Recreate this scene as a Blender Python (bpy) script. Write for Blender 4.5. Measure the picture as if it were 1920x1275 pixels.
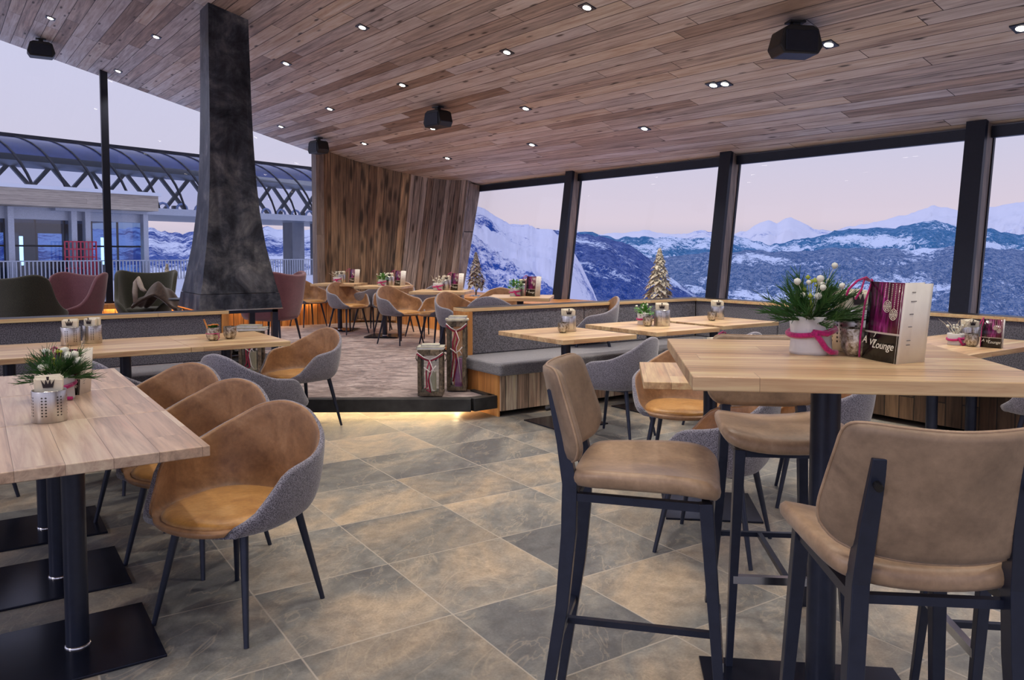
import bpy, bmesh, math, random
import numpy as np
from mathutils import Vector, Matrix, Euler
for o in list(bpy.data.objects): bpy.data.objects.remove(o)
S = bpy.context.scene
COL = S.collection
PI = math.pi
random.seed(7)
# ------------------------------------------------------------------ camera
TH = 0.60
cam_d = bpy.data.cameras.new('camera'); cam = bpy.data.objects.new('camera', cam_d); COL.objects.link(cam)
cam_d.sensor_width = 36; cam_d.lens = 36*1473.67/1920; cam_d.shift_y = -(637.5-554.74)/1920
cam_d.clip_end = 30000; cam_d.clip_start = .05
cam.location = (0, 0, 1.4); cam.rotation_euler = (PI/2-.053, 0, -TH)
S.camera = cam
# ------------------------------------------------------------------ world, exposure
S.view_settings.view_transform = 'Standard'; S.view_settings.look = 'None'
S.view_settings.gamma = 1; S.view_settings.use_curve_mapping = False
S.view_settings.exposure = 0.0
S.cycles.use_denoising = True
S.cycles.max_bounces = 7; S.cycles.transparent_max_bounces = 14
S.cycles.sample_clamp_indirect = 4
S.cycles.caustics_reflective = False; S.cycles.caustics_refractive = False
world = bpy.data.worlds.new('dusk_sky'); S.world = world; world.use_nodes = True
wt = world.node_tree; wt.nodes.clear()
wo = wt.nodes.new('ShaderNodeOutputWorld'); bg = wt.nodes.new('ShaderNodeBackground')
tc = wt.nodes.new('ShaderNodeTexCoord'); sp = wt.nodes.new('ShaderNodeSeparateXYZ'); rp = wt.nodes.new('ShaderNodeValToRGB')
wt.links.new(tc.outputs['Generated'], sp.inputs[0]); wt.links.new(sp.outputs[2], rp.inputs[0]); wt.links.new(rp.outputs[0], bg.inputs[0]); wt.links.new(bg.outputs[0], wo.inputs[0])
rp.color_ramp.elements[0].position = 0.0; rp.color_ramp.elements[0].color = (.50, .48, .62, 1)
rp.color_ramp.elements[1].position = 1.0; rp.color_ramp.elements[1].color = (.45, .52, .86, 1)
for p, c in ((.04, (.72, .62, .72)), (.12, (.63, .61, .78)), (.3, (.62, .64, .88))):
    e = rp.color_ramp.elements.new(p); e.color = (*c, 1)
bg.inputs[1].default_value = 1.0
# soft low winter daylight from behind the camera through the open front of the room
def area(name, loc, target, size, power, color):
    d = bpy.data.lights.new(name, 'AREA'); d.shape = 'RECTANGLE'; d.size, d.size_y = size; d.energy = power; d.color = color
    o = bpy.data.objects.new(name, d); COL.objects.link(o); o.location = loc
    o.rotation_euler = (Vector(target)-Vector(loc)).to_track_quat('-Z', 'Y').to_euler(); return o
sun_d = bpy.data.lights.new('evening_sun', 'SUN'); sun_d.energy = .5; sun_d.angle = .2; sun_d.color = (1, .9, .95)
sun = bpy.data.objects.new('evening_sun', sun_d); COL.objects.link(sun); sun.rotation_euler = (math.radians(62), 0, math.radians(-80))

# ================================================================== helpers
class MB:
    def __init__(s): s.v = []; s.f = []; s.uv = {}; s.mi = []
    def add(s, vs, fs, mi=0):
        b = len(s.v); s.v += [tuple(p) for p in vs]; s.f += [tuple(b+i for i in f) for f in fs]; s.mi += [mi]*len(fs); return s
    def box(s, lo, hi, mi=0):
        x0, y0, z0 = lo; x1, y1, z1 = hi
        return s.add([(x0,y0,z0),(x1,y0,z0),(x1,y1,z0),(x0,y1,z0),(x0,y0,z1),(x1,y0,z1),(x1,y1,z1),(x0,y1,z1)],
              [(0,3,2,1),(4,5,6,7),(0,1,5,4),(1,2,6,5),(2,3,7,6),(3,0,4,7)], mi)
    def beam(s, a, b, w, h=None, up=(0,0,1), mi=0, w2=None, h2=None):
        a = Vector(a); b = Vector(b); h = h or w; w2 = w2 or w; h2 = h2 or h
        d = (b-a).normalized(); u = Vector(up)
        if abs(d.dot(u)) > .98: u = Vector((1,0,0))
        r = d.cross(u).normalized(); u = r.cross(d)
        vs = [a-r*w/2-u*h/2, a+r*w/2-u*h/2, a+r*w/2+u*h/2, a-r*w/2+u*h/2, b-r*w2/2-u*h2/2, b+r*w2/2-u*h2/2, b+r*w2/2+u*h2/2, b-r*w2/2+u*h2/2]
        return s.add(vs, [(0,3,2,1),(4,5,6,7),(0,1,5,4),(1,2,6,5),(2,3,7,6),(3,0,4,7)], mi)
    def cyl(s, a, b, r0, r1=None, n=14, mi=0, cap=True):
        r1 = r0 if r1 is None else r1; return s.tube([a, b], [r0, r1], n, cap, mi)
    def tube(s, pts, r, n=8, cap=True, mi=0, closed=False):
        pts = [Vector(p) for p in pts]; m = len(pts); rs = r if isinstance(r, (list, tuple)) else [r]*m
        vs = []; prev = None
        for i, p in enumerate(pts):
            a = pts[max(i-1, 0)] if not closed else pts[i-1]; b = pts[min(i+1, m-1)] if not closed else pts[(i+1) % m]
            d = (b-a).normalized() if (b-a).length > 1e-9 else Vector((0,0,1))
            if prev is None:
                u = Vector((0,0,1)) if abs(d.z) < .9 else Vector((1,0,0)); x = d.cross(u).normalized()
            else:
                x = (prev-d*prev.dot(d)).normalized()
            prev = x; y = d.cross(x)
            vs += [p+(x*math.cos(2*PI*k/n)+y*math.sin(2*PI*k/n))*rs[i] for k in range(n)]
        fs = [(i*n+k, i*n+(k+1) % n, (i+1)*n+(k+1) % n, (i+1)*n+k) for i in range(m-1) for k in range(n)]
        if closed: fs += [((m-1)*n+k, (m-1)*n+(k+1) % n, (k+1) % n, k) for k in range(n)]
        elif cap: fs += [tuple(range(n-1, -1, -1)), tuple((m-1)*n+k for k in range(n))]
        return s.add(vs, fs, mi)
    def lathe(s, prof, n=24, c=(0,0,0), mi=0, fac=None):
        vs = []
        for r, z in prof:
            for k in range(n):
                a = 2*PI*k/n; q = r*(fac(a, z) if fac else 1); vs.append((c[0]+q*math.cos(a), c[1]+q*math.sin(a), c[2]+z))
        m = len(prof)
        fs = [(i*n+k, i*n+(k+1) % n, (i+1)*n+(k+1) % n, (i+1)*n+k) for i in range(m-1) for k in range(n)]
        return s.add(vs, fs, mi)
    def prism(s, pts, z0, z1, mi=0, M=None):
        n = len(pts); vs = [(x, y, z0) for x, y in pts]+[(x, y, z1) for x, y in pts]
        if M: vs = [M @ Vector(p) for p in vs]
        return s.add(vs, [tuple(range(n-1, -1, -1)), tuple(range(n, 2*n))]+[(k, (k+1) % n, n+(k+1) % n, n+k) for k in range(n)], mi)
    def grid(s, P, nu, nv, cu=False, mi=0, flip=False, uvs=True):
        vs = [P(i, j) for j in range(nv) for i in range(nu)]; b = len(s.v)
        fs = []
        for j in range(nv-1):
            for i in range(nu if cu else nu-1):
                q = (j*nu+i, j*nu+(i+1) % nu, (j+1)*nu+(i+1) % nu, (j+1)*nu+i)
                fs.append(q[::-1] if flip else q)
        return s.add(vs, fs, mi)
    def xf(s, M):
        s.v = [tuple(M @ Vector(p)) for p in s.v]; return s
    def build(s, name, mat, parent=None, smooth=False, bevel=0, uv=None, sub=0, seg=2):
        me = bpy.data.meshes.new(name); me.from_pydata(s.v, [], s.f); me.update()
        for m in (mat if isinstance(mat, (list, tuple)) else [mat]): me.materials.append(m)
        if any(s.mi): me.polygons.foreach_set('material_index', s.mi)
        if uv:
            l = me.uv_layers.new(name='UVMap')
            for lo in me.loops: l.data[lo.index].uv = uv[lo.vertex_index]
        if smooth:
            me.polygons.foreach_set('use_smooth', [True]*len(me.polygons))
        o = bpy.data.objects.new(name, me); COL.objects.link(o)
        if parent: o.parent = parent
        if smooth == 'auto':
            me.set_sharp_from_angle(angle=math.radians(40))
        if bevel:
            b = o.modifiers.new('edge', 'BEVEL'); b.width = bevel; b.segments = seg; b.limit_method = 'ANGLE'; b.angle_limit = math.radians(40)
        if sub:
            q = o.modifiers.new('sub', 'SUBSURF'); q.levels = sub; q.render_levels = sub
        return o
def tag(o, label=None, cat=None, group=None, kind=None):
    if label: o['label'] = label
    if cat: o['category'] = cat
    if group: o['group'] = group
    if kind: o['kind'] = kind
    return o
def empty(name, loc=(0,0,0), rz=0):
    o = bpy.data.objects.new(name, None); COL.objects.link(o); o.location = loc; o.rotation_euler = (0, 0, rz); o.empty_display_size = .1; return o
def kids(o): return [c for c in bpy.data.objects if c.parent == o]
def copy_tree(o, parent=None):
    ch = kids(o); c = o.copy(); COL.objects.link(c); c.parent = parent
    for k in ch: copy_tree(k, c)
    return c
class Proto:
    def __init__(s, fn): s.fn = fn; s.o = None
    def at(s, loc, rz, label, cat, group=None, ry=0):
        if s.o is None: s.o = o = s.fn()
        else: o = copy_tree(s.o)
        o.location = loc; o.rotation_euler = (0, ry, rz)
        for k in ('label', 'category', 'group'):
            if k in o.keys(): del o[k]
        return tag(o, label, cat, group)
def RF(px, d, z=0):       # a point d metres ahead of the viewpoint
    r = (px-960)/1473.67*d; return (math.cos(TH)*r+math.sin(TH)*d, -math.sin(TH)*r+math.cos(TH)*d, z)
def camdir(r, f): return math.atan2(-math.sin(TH)*r+math.cos(TH)*f, math.cos(TH)*r+math.sin(TH)*f)

# ------------------------------------------------------------------ materials
def srgb(r, g, b):
    f = lambda c: (c/255/12.92) if c/255 <= .04045 else ((c/255+.055)/1.055)**2.4
    return (f(r), f(g), f(b))
class NT:
    def __init__(s, name):
        s.m = bpy.data.materials.new(name); s.m.use_nodes = True; s.t = s.m.node_tree
        s.b = s.t.nodes['Principled BSDF']; s.out = s.t.nodes['Material Output']
    def n(s, t, **k):
        x = s.t.nodes.new('ShaderNode'+t)
        for a, v in k.items(): setattr(x, a, v)
        return x
    def put(s, sock, v):
        if isinstance(v, bpy.types.NodeSocket): s.t.links.new(v, sock)
        elif v is not None:
            if sock.type == 'RGBA' and isinstance(v, (tuple, list)) and len(v) == 3: v = (*v, 1)
            sock.default_value = v
    def math(s, op, a, b=None, c=None):
        x = s.n('Math', operation=op)
        for i, v in enumerate((a, b, c)):
            if v is not None: s.put(x.inputs[i], v)
        return x.outputs[0]
    def mix(s, f, a, b, mode='MIX'):
        x = s.n('Mix', data_type='RGBA', blend_type=mode); s.put(x.inputs[0], f); s.put(x.inputs[6], a); s.put(x.inputs[7], b); return x.outputs[2]
    def ramp(s, f, stops, interp='LINEAR'):
        x = s.n('ValToRGB'); x.color_ramp.interpolation = interp; e = x.color_ramp.elements
        while len(e) > 1: e.remove(e[-1])
        e[0].position = stops[0][0]; c = stops[0][1]; e[0].color = (*c, 1) if isinstance(c, tuple) else (c, c, c, 1)
        for p, c in stops[1:]:
            q = e.new(p); q.color = (*c, 1) if isinstance(c, tuple) else (c, c, c, 1)
        s.put(x.inputs[0], f); return x.outputs[0]
    def noise(s, vec, scale, detail=4, rough=.55, dist=0, col=False):
        x = s.n('TexNoise'); s.put(x.inputs['Vector'], vec); s.put(x.inputs['Scale'], scale); x.inputs['Detail'].default_value = detail
        x.inputs['Roughness'].default_value = rough; x.inputs['Distortion'].default_value = dist; return x.outputs[1 if col else 0]
    def comb(s, x, y, z=0.):
        c = s.n('CombineXYZ'); s.put(c.inputs[0], x); s.put(c.inputs[1], y); s.put(c.inputs[2], z); return c.outputs[0]
    def sep(s, v):
        c = s.n('SeparateXYZ'); s.put(c.inputs[0], v); return c.outputs
    def co(s, which='Object'): return s.n('TexCoord').outputs[which]
    def wn(s, vec, dims='3D'):
        x = s.n('TexWhiteNoise', noise_dimensions=dims)
        if dims == '1D': s.put(x.inputs['W'], vec)
        else: s.put(x.inputs['Vector'], vec)
        return x.outputs['Value'], x.outputs['Color']
    def bump(s, h, strength=.3, dist=.01):
        x = s.n('Bump'); x.inputs['Strength'].default_value = strength; x.inputs['Distance'].default_value = dist; s.put(x.inputs['Height'], h); s.put(s.b.inputs['Normal'], x.outputs[0])
    def set(s, **k):
        for a, v in k.items():
            key = {'base': 'Base Color', 'rough': 'Roughness', 'metal': 'Metallic', 'spec': 'Specular IOR Level', 'sheen': 'Sheen Weight', 'coat': 'Coat Weight', 'alpha': 'Alpha', 'trans': 'Transmission Weight', 'emit': 'Emission Color', 'es': 'Emission Strength'}[a]
            s.put(s.b.inputs[key], v)
        return s
def plain(name, col, rough=.5, metal=0, var=.12, scale=30, **k):
    t = NT(name); n = t.noise(t.co(), scale, 3)
    t.set(base=t.mix(t.ramp(n, [(.3, 0.), (.7, 1.)]), tuple(c*(1-var) for c in col), tuple(min(1, c*(1+var)) for c in col)), rough=rough, metal=metal, **k); return t.m
def planks(name, w, L, cols, ui=0, vi=1, src='Object', skew=0, grain=.35, gap=.02, rough=.6, knots=0, gapcol=(.02,.015,.012), gscale=1., bumpd=.004, stain=0, extra=2):
    t = NT(name); s = t.sep(t.co(src)); u, v = s[ui], s[vi]
    if skew: v, u = t.math('ADD', v, t.math('MULTIPLY', u, skew)), u
    r = t.math('DIVIDE', v, w); row = t.math('FLOOR', r); fr = t.math('FRACT', r)
    rv, _ = t.wn(row, '1D')
    uu = t.math('ADD', t.math('DIVIDE', u, L), t.math('MULTIPLY', rv, 7.31)); cell = t.math('FLOOR', uu); fu = t.math('FRACT', uu)
    rnd, rc = t.wn(t.comb(row, cell, 3.7))
    st = 1/max(1, len(cols)-1)
    base = t.ramp(rnd, [(i*st, c) for i, c in enumerate(cols)])
    gz = t.math('MULTIPLY', s[extra], 30*gscale) if extra is not None else 0.
    vec = t.comb(t.math('MULTIPLY', u, 1.6*gscale), t.math('MULTIPLY', v, 34*gscale), t.math('ADD', gz, t.math('MULTIPLY', rnd, 60)))
    g = t.noise(vec, 1.0, 6, .65, .6)
    g2 = t.noise(t.comb(t.math('MULTIPLY', u, .7*gscale), t.math('MULTIPLY', v, 8*gscale), t.math('ADD', t.math('MULTIPLY', gz, .25), t.math('MULTIPLY', rnd, 33))), 1., 4, .6, 1.5)
    base = t.mix(grain, base, t.ramp(g, [(.3, (.06, .05, .045)), (.47, (.5, .5, .5)), (.7, (1, .98, .95))]), 'OVERLAY')
    base = t.mix(grain*.8, base, t.ramp(g2, [(.3, (.14, .12, .11)), (.48, (.5, .5, .5)), (.7, (.92, .92, .92))]), 'OVERLAY')
    if knots:
        vo = t.n('TexVoronoi'); t.put(vo.inputs['Vector'], t.comb(t.math('MULTIPLY', u, 2.2), t.math('MULTIPLY', v, 9.), t.math('MULTIPLY', rnd, 9)))
        vo.inputs['Scale'].default_value = 1.
        k = t.ramp(vo.outputs[0], [(.07*knots, 1.), (.16*knots, 0.)]); base = t.mix(t.math('MULTIPLY', k, .85), base, (.03, .018, .01))
    if stain:
        sn = t.noise(t.co(src), .6, 4, .6); base = t.mix(t.math('MULTIPLY', t.ramp(sn, [(.45, 0.), (.65, 1.)]), stain), base, (.35, .16, .06), 'MULTIPLY')
    e1 = t.math('MULTIPLY', t.math('MINIMUM', fr, t.math('SUBTRACT', 1., fr)), w)
    e2 = t.math('MULTIPLY', t.math('MINIMUM', fu, t.math('SUBTRACT', 1., fu)), L)
    e = t.math('MINIMUM', e1, e2); gm = t.ramp(t.math('DIVIDE', e, gap*w*2), [(.35, 1.), (.7, 0.)])
    base = t.mix(gm, base, gapcol); t.set(base=base, rough=rough)
    t.bump(t.math('SUBTRACT', t.math('MULTIPLY', g, .25), gm), .5, bumpd)
    return t.m
def emit(name, col, st):
    t = NT(name); t.set(base=(0, 0, 0), emit=col, es=st, rough=.5); return t.m
M = {}
oak = [srgb(206,174,134), srgb(196,162,122), srgb(212,182,142), srgb(190,156,118), srgb(202,170,132)]
M['top'] = planks('oak_table_top', .118, 1.9, oak, 0, 1, grain=.42, gap=.004, rough=.34, gapcol=(.2,.13,.08), bumpd=.001)
M['topd'] = planks('smoked_oak_table_top', .135, 4.0, [srgb(188,164,146), srgb(200,176,154), srgb(180,154,134), srgb(196,166,138)], 1, 0, grain=.45, gscale=.7, gap=.004, rough=.3, gapcol=(.16,.1,.07), bumpd=.001)
M['trim'] = planks('oak_trim', .3, 2.4, [srgb(224,190,142), srgb(210,172,126)], 0, 2, grain=.3, gap=.003, rough=.45, extra=1)
M['oakend'] = planks('warm_oak_panel', .11, 30., [srgb(188,126,66), srgb(204,142,80), srgb(172,112,58)], 2, 1, grain=.35, gap=.01, rough=.5, extra=0)
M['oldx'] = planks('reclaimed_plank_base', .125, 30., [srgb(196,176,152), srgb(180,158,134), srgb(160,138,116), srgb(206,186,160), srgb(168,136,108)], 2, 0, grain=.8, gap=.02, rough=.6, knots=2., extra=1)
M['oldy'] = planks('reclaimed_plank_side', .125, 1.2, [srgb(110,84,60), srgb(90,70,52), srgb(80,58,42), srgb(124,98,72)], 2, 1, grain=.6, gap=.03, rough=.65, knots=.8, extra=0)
ceil = [srgb(204,192,184), srgb(186,180,180), srgb(220,210,204), srgb(172,160,154), srgb(200,194,196), srgb(216,200,184), srgb(188,174,166), srgb(142,118,102), srgb(212,204,200)]
M['ceiling'] = planks('weathered_ceiling_boards', .142, 2.3, ceil, 1, 0, skew=.033, grain=.5, gap=.022, rough=.62, knots=1.0, gapcol=(.035,.02,.015), stain=.12, extra=None)
M['wallwood'] = planks('brown_larch_boards', .145, 60., [srgb(146,120,94), srgb(124,102,80), srgb(158,132,102), srgb(104,86,70), srgb(134,106,80), srgb(92,76,62)], 1, 0, src='UV', grain=.75, gap=.03, rough=.6, knots=2.6, stain=.2, extra=None)
M['greywood'] = planks('grey_weathered_boards', .13, 60., [srgb(146,136,130), srgb(124,114,108), srgb(164,152,144), srgb(106,92,84), srgb(134,112,96)], 1, 0, src='UV', grain=.65, gap=.04, rough=.65, knots=1.6, extra=None)
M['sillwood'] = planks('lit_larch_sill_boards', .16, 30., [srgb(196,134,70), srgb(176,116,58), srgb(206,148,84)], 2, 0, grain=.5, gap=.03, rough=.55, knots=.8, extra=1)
M['greybeam'] = planks('grey_beam', .2, 3., [srgb(140,126,116), srgb(120,106,98)], 2, 1, grain=.55, gap=.004, rough=.6, extra=0)
def tilemat():
    t = NT('slate_floor_tiles'); s = t.sep(t.co()); a = -.0178; ox, oy = .8865, 2.0069; ca, sa = math.cos(a), math.sin(a)
    x = t.math('SUBTRACT', s[0], ox); y = t.math('SUBTRACT', s[1], oy)
    u = t.math('DIVIDE', t.math('ADD', t.math('MULTIPLY', x, ca), t.math('MULTIPLY', y, sa)), .6)
    v = t.math('DIVIDE', t.math('SUBTRACT', t.math('MULTIPLY', y, ca), t.math('MULTIPLY', x, sa)), .6)
    fu, fv = t.math('FRACT', u), t.math('FRACT', v); rnd, rc = t.wn(t.comb(t.math('FLOOR', u), t.math('FLOOR', v), 1.3))
    r2 = t.sep(rc)
    off = t.math('MULTIPLY', rnd, 47.)
    # rotated streaks inside each tile
    w = t.comb(t.math('MULTIPLY', t.math('ADD', u, v), .8), t.math('MULTIPLY', t.math('SUBTRACT', v, u), 1.6), off)
    n1 = t.noise(w, .62, 5, .58, .7); n2 = t.noise(t.comb(u, v, off), 9., 6, .7); n3 = t.noise(t.comb(u, v, off), 60., 3, .7)
    thr = t.math('ADD', n1, t.math('MULTIPLY', t.math('SUBTRACT', r2[1], .55), .14))
    c = t.ramp(thr, [(.34, srgb(108,110,112)), (.46, srgb(136,136,132)), (.56, srgb(160,152,140)), (.70, srgb(190,172,148))])
    c = t.mix(.5, c, t.ramp(n2, [(.3, (.25,)*3), (.7, (.75,)*3)]), 'OVERLAY'); c = t.mix(.18, c, t.ramp(n3, [(.3, (.1,)*3), (.7, (.9,)*3)]), 'OVERLAY')
    vein = t.noise(w, 1.1, 4, .55, 1.2); vm = t.ramp(vein, [(.485, 0.), (.5, 1.), (.515, 0.)]); c = t.mix(t.math('MULTIPLY', vm, .22), c, srgb(226,208,180))
    c = t.mix(t.math('MULTIPLY', t.math('SUBTRACT', r2[0], .3), .3), c, (.12, .12, .12), 'MULTIPLY')
    e = t.math('MINIMUM', t.math('MINIMUM', fu, t.math('SUBTRACT', 1., fu)), t.math('MINIMUM', fv, t.math('SUBTRACT', 1., fv)))
    g = t.ramp(e, [(.0035, 1.), (.006, 0.)]); c = t.mix(t.math('MULTIPLY', g, .8), c, srgb(190,182,170))
    t.set(base=c, rough=t.ramp(n2, [(.3, .34), (.7, .52)])); t.bump(t.math('SUBTRACT', t.math('MULTIPLY', n2, .4), g), .35, .003); return t.m
M['tile'] = tilemat()
def carpet():
    t = NT('grey_streaked_carpet'); s = t.sep(t.co())
    a = t.math('ADD', t.math('MULTIPLY', s[0], .8253), t.math('MULTIPLY', s[1], -.5646)); b = t.math('ADD', t.math('MULTIPLY', s[0], .5646), t.math('MULTIPLY', s[1], .8253))
    n = t.noise(t.comb(t.math('MULTIPLY', a, 2.6), t.math('MULTIPLY', b, 4.2), 0.), 1.7, 6, .75, .8); n2 = t.noise(t.co(), 160, 2)
    c = t.ramp(n, [(.36, srgb(88,76,74)), (.46, srgb(128,112,108)), (.54, srgb(158,142,138)), (.64, srgb(184,170,164))]); c = t.mix(.4, c, t.ramp(n2, [(.3, (.15,)*3), (.7, (.85,)*3)]), 'OVERLAY')
    t.set(base=c, rough=.95, sheen=.3); t.bump(n2, .5, .004); return t.m
M['carpet'] = carpet()
def felt(name, c1, c2, sc=420, sheen=.5):
    t = NT(name); n = t.noise(t.co(), sc, 2, .7); n2 = t.noise(t.co(), 6, 3)
    c = t.mix(t.ramp(n, [(.4, 0.), (.6, 1.)]), c1, c2); c = t.mix(.2, c, t.ramp(n2, [(.3, (.3,)*3), (.7, (.7,)*3)]), 'OVERLAY')
    t.set(base=c, rough=.93, sheen=sheen); t.bump(n, .35, .002); return t.m
M['felt'] = felt('grey_melange_felt', srgb(64,62,74), srgb(152,150,164), 260)
M['feltbench'] = felt('charcoal_melange_wool', srgb(60,60,68), srgb(128,126,138), 130)
M['seatwool'] = felt('charcoal_seat_wool', srgb(84,84,92), srgb(132,132,138), 160)
M['olive'] = felt('dark_olive_wool', srgb(34,36,28), srgb(70,70,56), 260, .3)
M['mauve'] = felt('mauve_wool', srgb(92,54,66), srgb(136,88,98), 260, .4)
def leather(name, c1, c2, c3, sc=7, rough=.42):
    t = NT(name); n = t.noise(t.co(), sc, 5, .6, .5); n2 = t.noise(t.co(), 60, 4, .6); n3 = t.noise(t.co(), 260, 2)
    c = t.ramp(n, [(.34, c1), (.5, c2), (.68, c3)]); c = t.mix(.3, c, t.ramp(n2, [(.3, (.3,)*3), (.7, (.7,)*3)]), 'OVERLAY')
    t.set(base=c, rough=rough, sheen=.15); t.bump(t.math('ADD', t.math('MULTIPLY', n3, .5), n2), .12, .002); return t.m
M['leather'] = leather('tan_leather', srgb(122,88,60), srgb(148,110,76), srgb(172,134,98))
M['leatherseat'] = leather('cognac_seat_leather', srgb(166,116,56), srgb(186,136,70), srgb(198,152,92), 9, .38)
M['leatherbar'] = leather('camel_bar_leather', srgb(146,120,96), srgb(168,140,112), srgb(186,158,130), 6)
M['leatherback'] = leather('taupe_bar_leather', srgb(118,98,80), srgb(140,118,96), srgb(156,132,108), 6, .5)
M['black'] = plain('black_powder_coated_steel', srgb(44,50,68), .34, .35, .1)
M['blackplate'] = plain('black_steel_plate', srgb(34,38,54), .22, .5, .15)
M['blackp'] = plain('black_plastic', srgb(20,20,22), .42)
M['darkstone'] = plain('dark_slate_kerb', srgb(44,44,44), .55, 0, .5, 9)
M['frame'] = plain('anthracite_window_steel', srgb(26,30,44), .4, .3)
M['alu'] = plain('pale_aluminium', srgb(176,184,200), .4, .4)
M['chrome'] = plain('chrome', (.8, .8, .82), .14, 1, .03)
M['white'] = plain('white_paper', srgb(236,232,222), .8, 0, .03)
M['cream'] = plain('cream_napkin_paper', srgb(238,232,212), .85, 0, .04, 60)
M['crown'] = plain('dark_crown_ink', srgb(44,36,42), .6)
M['pinkwool'] = plain('pink_wool', srgb(176,18,104), .95, 0, .35, 180, sheen=.4)
M['redribbon'] = plain('wine_red_ribbon', srgb(140,20,58), .7, 0, .3, 60)
M['whiteribbon'] = plain('white_ribbon', srgb(214,206,206), .75)
M['potwhite'] = plain('white_cloth_pot', srgb(214,214,214), .85, 0, .05, 25)
M['needle'] = plain('dark_green_needles', srgb(48,92,40), .6, 0, .6, 12)
M['leafg'] = plain('fresh_green_leaves', srgb(78,140,56), .55, 0, .35, 20)
M['flower'] = plain('white_petals', srgb(232,234,220), .6, 0, .06)
M['yellow'] = plain('yellow_green_buds', srgb(176,190,70), .6)
M['bark'] = plain('dried_bark_scales', srgb(150,142,134), .85, 0, .5, 14)
M['driftwood'] = plain('pale_dried_wood', srgb(200,194,176), .85, 0, .35, 12)
M['oldwood'] = planks('grey_lantern_wood', .08, 1., [srgb(104,92,78), srgb(84,74,62), srgb(122,108,90)], 2, 0, grain=.8, gap=.004, rough=.8)
M['candle'] = plain('cream_candle_wax', srgb(226,220,190), .5, 0, .03)
M['pinkcandle'] = plain('pink_candle_wax', srgb(198,120,190), .5)
M['book'] = plain('grey_book_cloth', srgb(176,174,160), .7, 0, .15)
M['bookwhite'] = plain('white_page_block', srgb(220,220,220), .7)
M['fur'] = plain('dark_brown_blanket', srgb(58,42,34), .95, 0, .5, 30, sheen=.4)
M['furwhite'] = plain('cream_blanket_lining', srgb(176,166,156), .95)
M['plinth'] = plain('pale_plinth', srgb(196,180,160), .6)
M['snow'] = plain('snow', (.80, .84, .93), .8, 0, .06, .4)
M['concrete'] = plain('pale_concrete', srgb(150,156,170), .8, 0, .15, 1)
M['red'] = plain('red_barrier_paint', srgb(196,50,80), .5)
M['orange'] = plain('dried_orange', srgb(206,120,50), .6)
M['lampglow'] = emit('warm_led', (1, .72, .38), 24)
M['spotglow'] = emit('downlight_lens', (1, .93, .8), 14)
M['tubeglow'] = emit('tube_lamp', (.85, .95, 1), 5)
def steel():
    t = NT('perforated_brushed_steel'); s = t.sep(t.co())
    ang = t.math('ARCTAN2', s[1], s[0]); a = t.math('MULTIPLY', ang, 28/(2*PI)); z = t.math('DIVIDE', s[2], .0125)
    fa = t.math('SUBTRACT', t.math('FRACT', a), .5); fz = t.math('SUBTRACT', t.math('FRACT', z), .5)
    d = t.math('SQRT', t.math('ADD', t.math('MULTIPLY', fa, fa), t.math('MULTIPLY', fz, fz)))
    gr = t.math('LESS_THAN', t.math('MODULO', t.math('ABSOLUTE', t.math('FLOOR', a)), 4.), 1.5)
    zz = t.math('MULTIPLY', t.math('GREATER_THAN', s[2], .028), t.math('LESS_THAN', s[2], .115))
    h = t.math('MULTIPLY', t.math('MULTIPLY', t.math('LESS_THAN', d, .27), zz), gr)
    br = t.noise(t.comb(t.math('MULTIPLY', ang, 60), t.math('MULTIPLY', s[2], 4), 0.), 1., 2)
    t.set(base=t.mix(h, (.62, .6, .58), (.05, .045, .04)), metal=t.math('SUBTRACT', 1., h), rough=t.math('ADD', .22, t.math('MULTIPLY', br, .14))); return t.m
M['steel'] = steel()
def hood():
    t = NT('burnished_raw_steel'); s = t.sep(t.co()); st = t.noise(t.comb(t.math('MULTIPLY', s[0], 7), t.math('MULTIPLY', s[1], 7), t.math('MULTIPLY', s[2], .9)), 1.3, 5, .6, .5)
    n = t.noise(t.co(), 3.2, 7, .68, .4); c = t.ramp(n, [(.32, srgb(26,30,38)), (.46, srgb(62,66,76)), (.58, srgb(100,102,108)), (.72, srgb(148,146,144))])
    c = t.mix(.5, c, t.ramp(st, [(.35, (.2,)*3), (.65, (.8,)*3)]), 'OVERLAY'); t.set(base=c, metal=.55, rough=t.ramp(n, [(.3, .34), (.7, .5)])); return t.m
M['hood'] = hood()
def glass(name, f=.05, tint=(1, 1, 1), rough=.0, alpha=None):
    t = NT(name); tr = t.n('BsdfTransparent'); tr.inputs[0].default_value = (*tint, 1); gl = t.n('BsdfGlossy'); gl.inputs['Roughness'].default_value = rough
    mx = t.n('MixShader'); lw = t.n('LayerWeight'); lw.inputs[0].default_value = .15
    t.put(mx.inputs[0], t.math('ADD', f*.5, t.math('MULTIPLY', lw.outputs[0], f*4))); t.t.links.new(tr.outputs[0], mx.inputs[1]); t.t.links.new(gl.outputs[0], mx.inputs[2]); t.t.links.new(mx.outputs[0], t.out.inputs[0]); return t.m
M['glass'] = glass('window_glass', .03)
M['navyglass'] = plain('navy_roof_panels', srgb(44,58,112), .25, 0, .35, .6)
M['paleglass'] = glass('pale_blue_roof_glass', .10, (.62, .72, .95))
M['facade'] = glass('station_front_glass', .18, (.45, .60, .82))
M['jar'] = glass('faceted_smoke_glass', .35, (.72, .68, .62), .08)
M['lantglass'] = glass('lantern_glass', .12, (.92, .94, .94))
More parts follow.
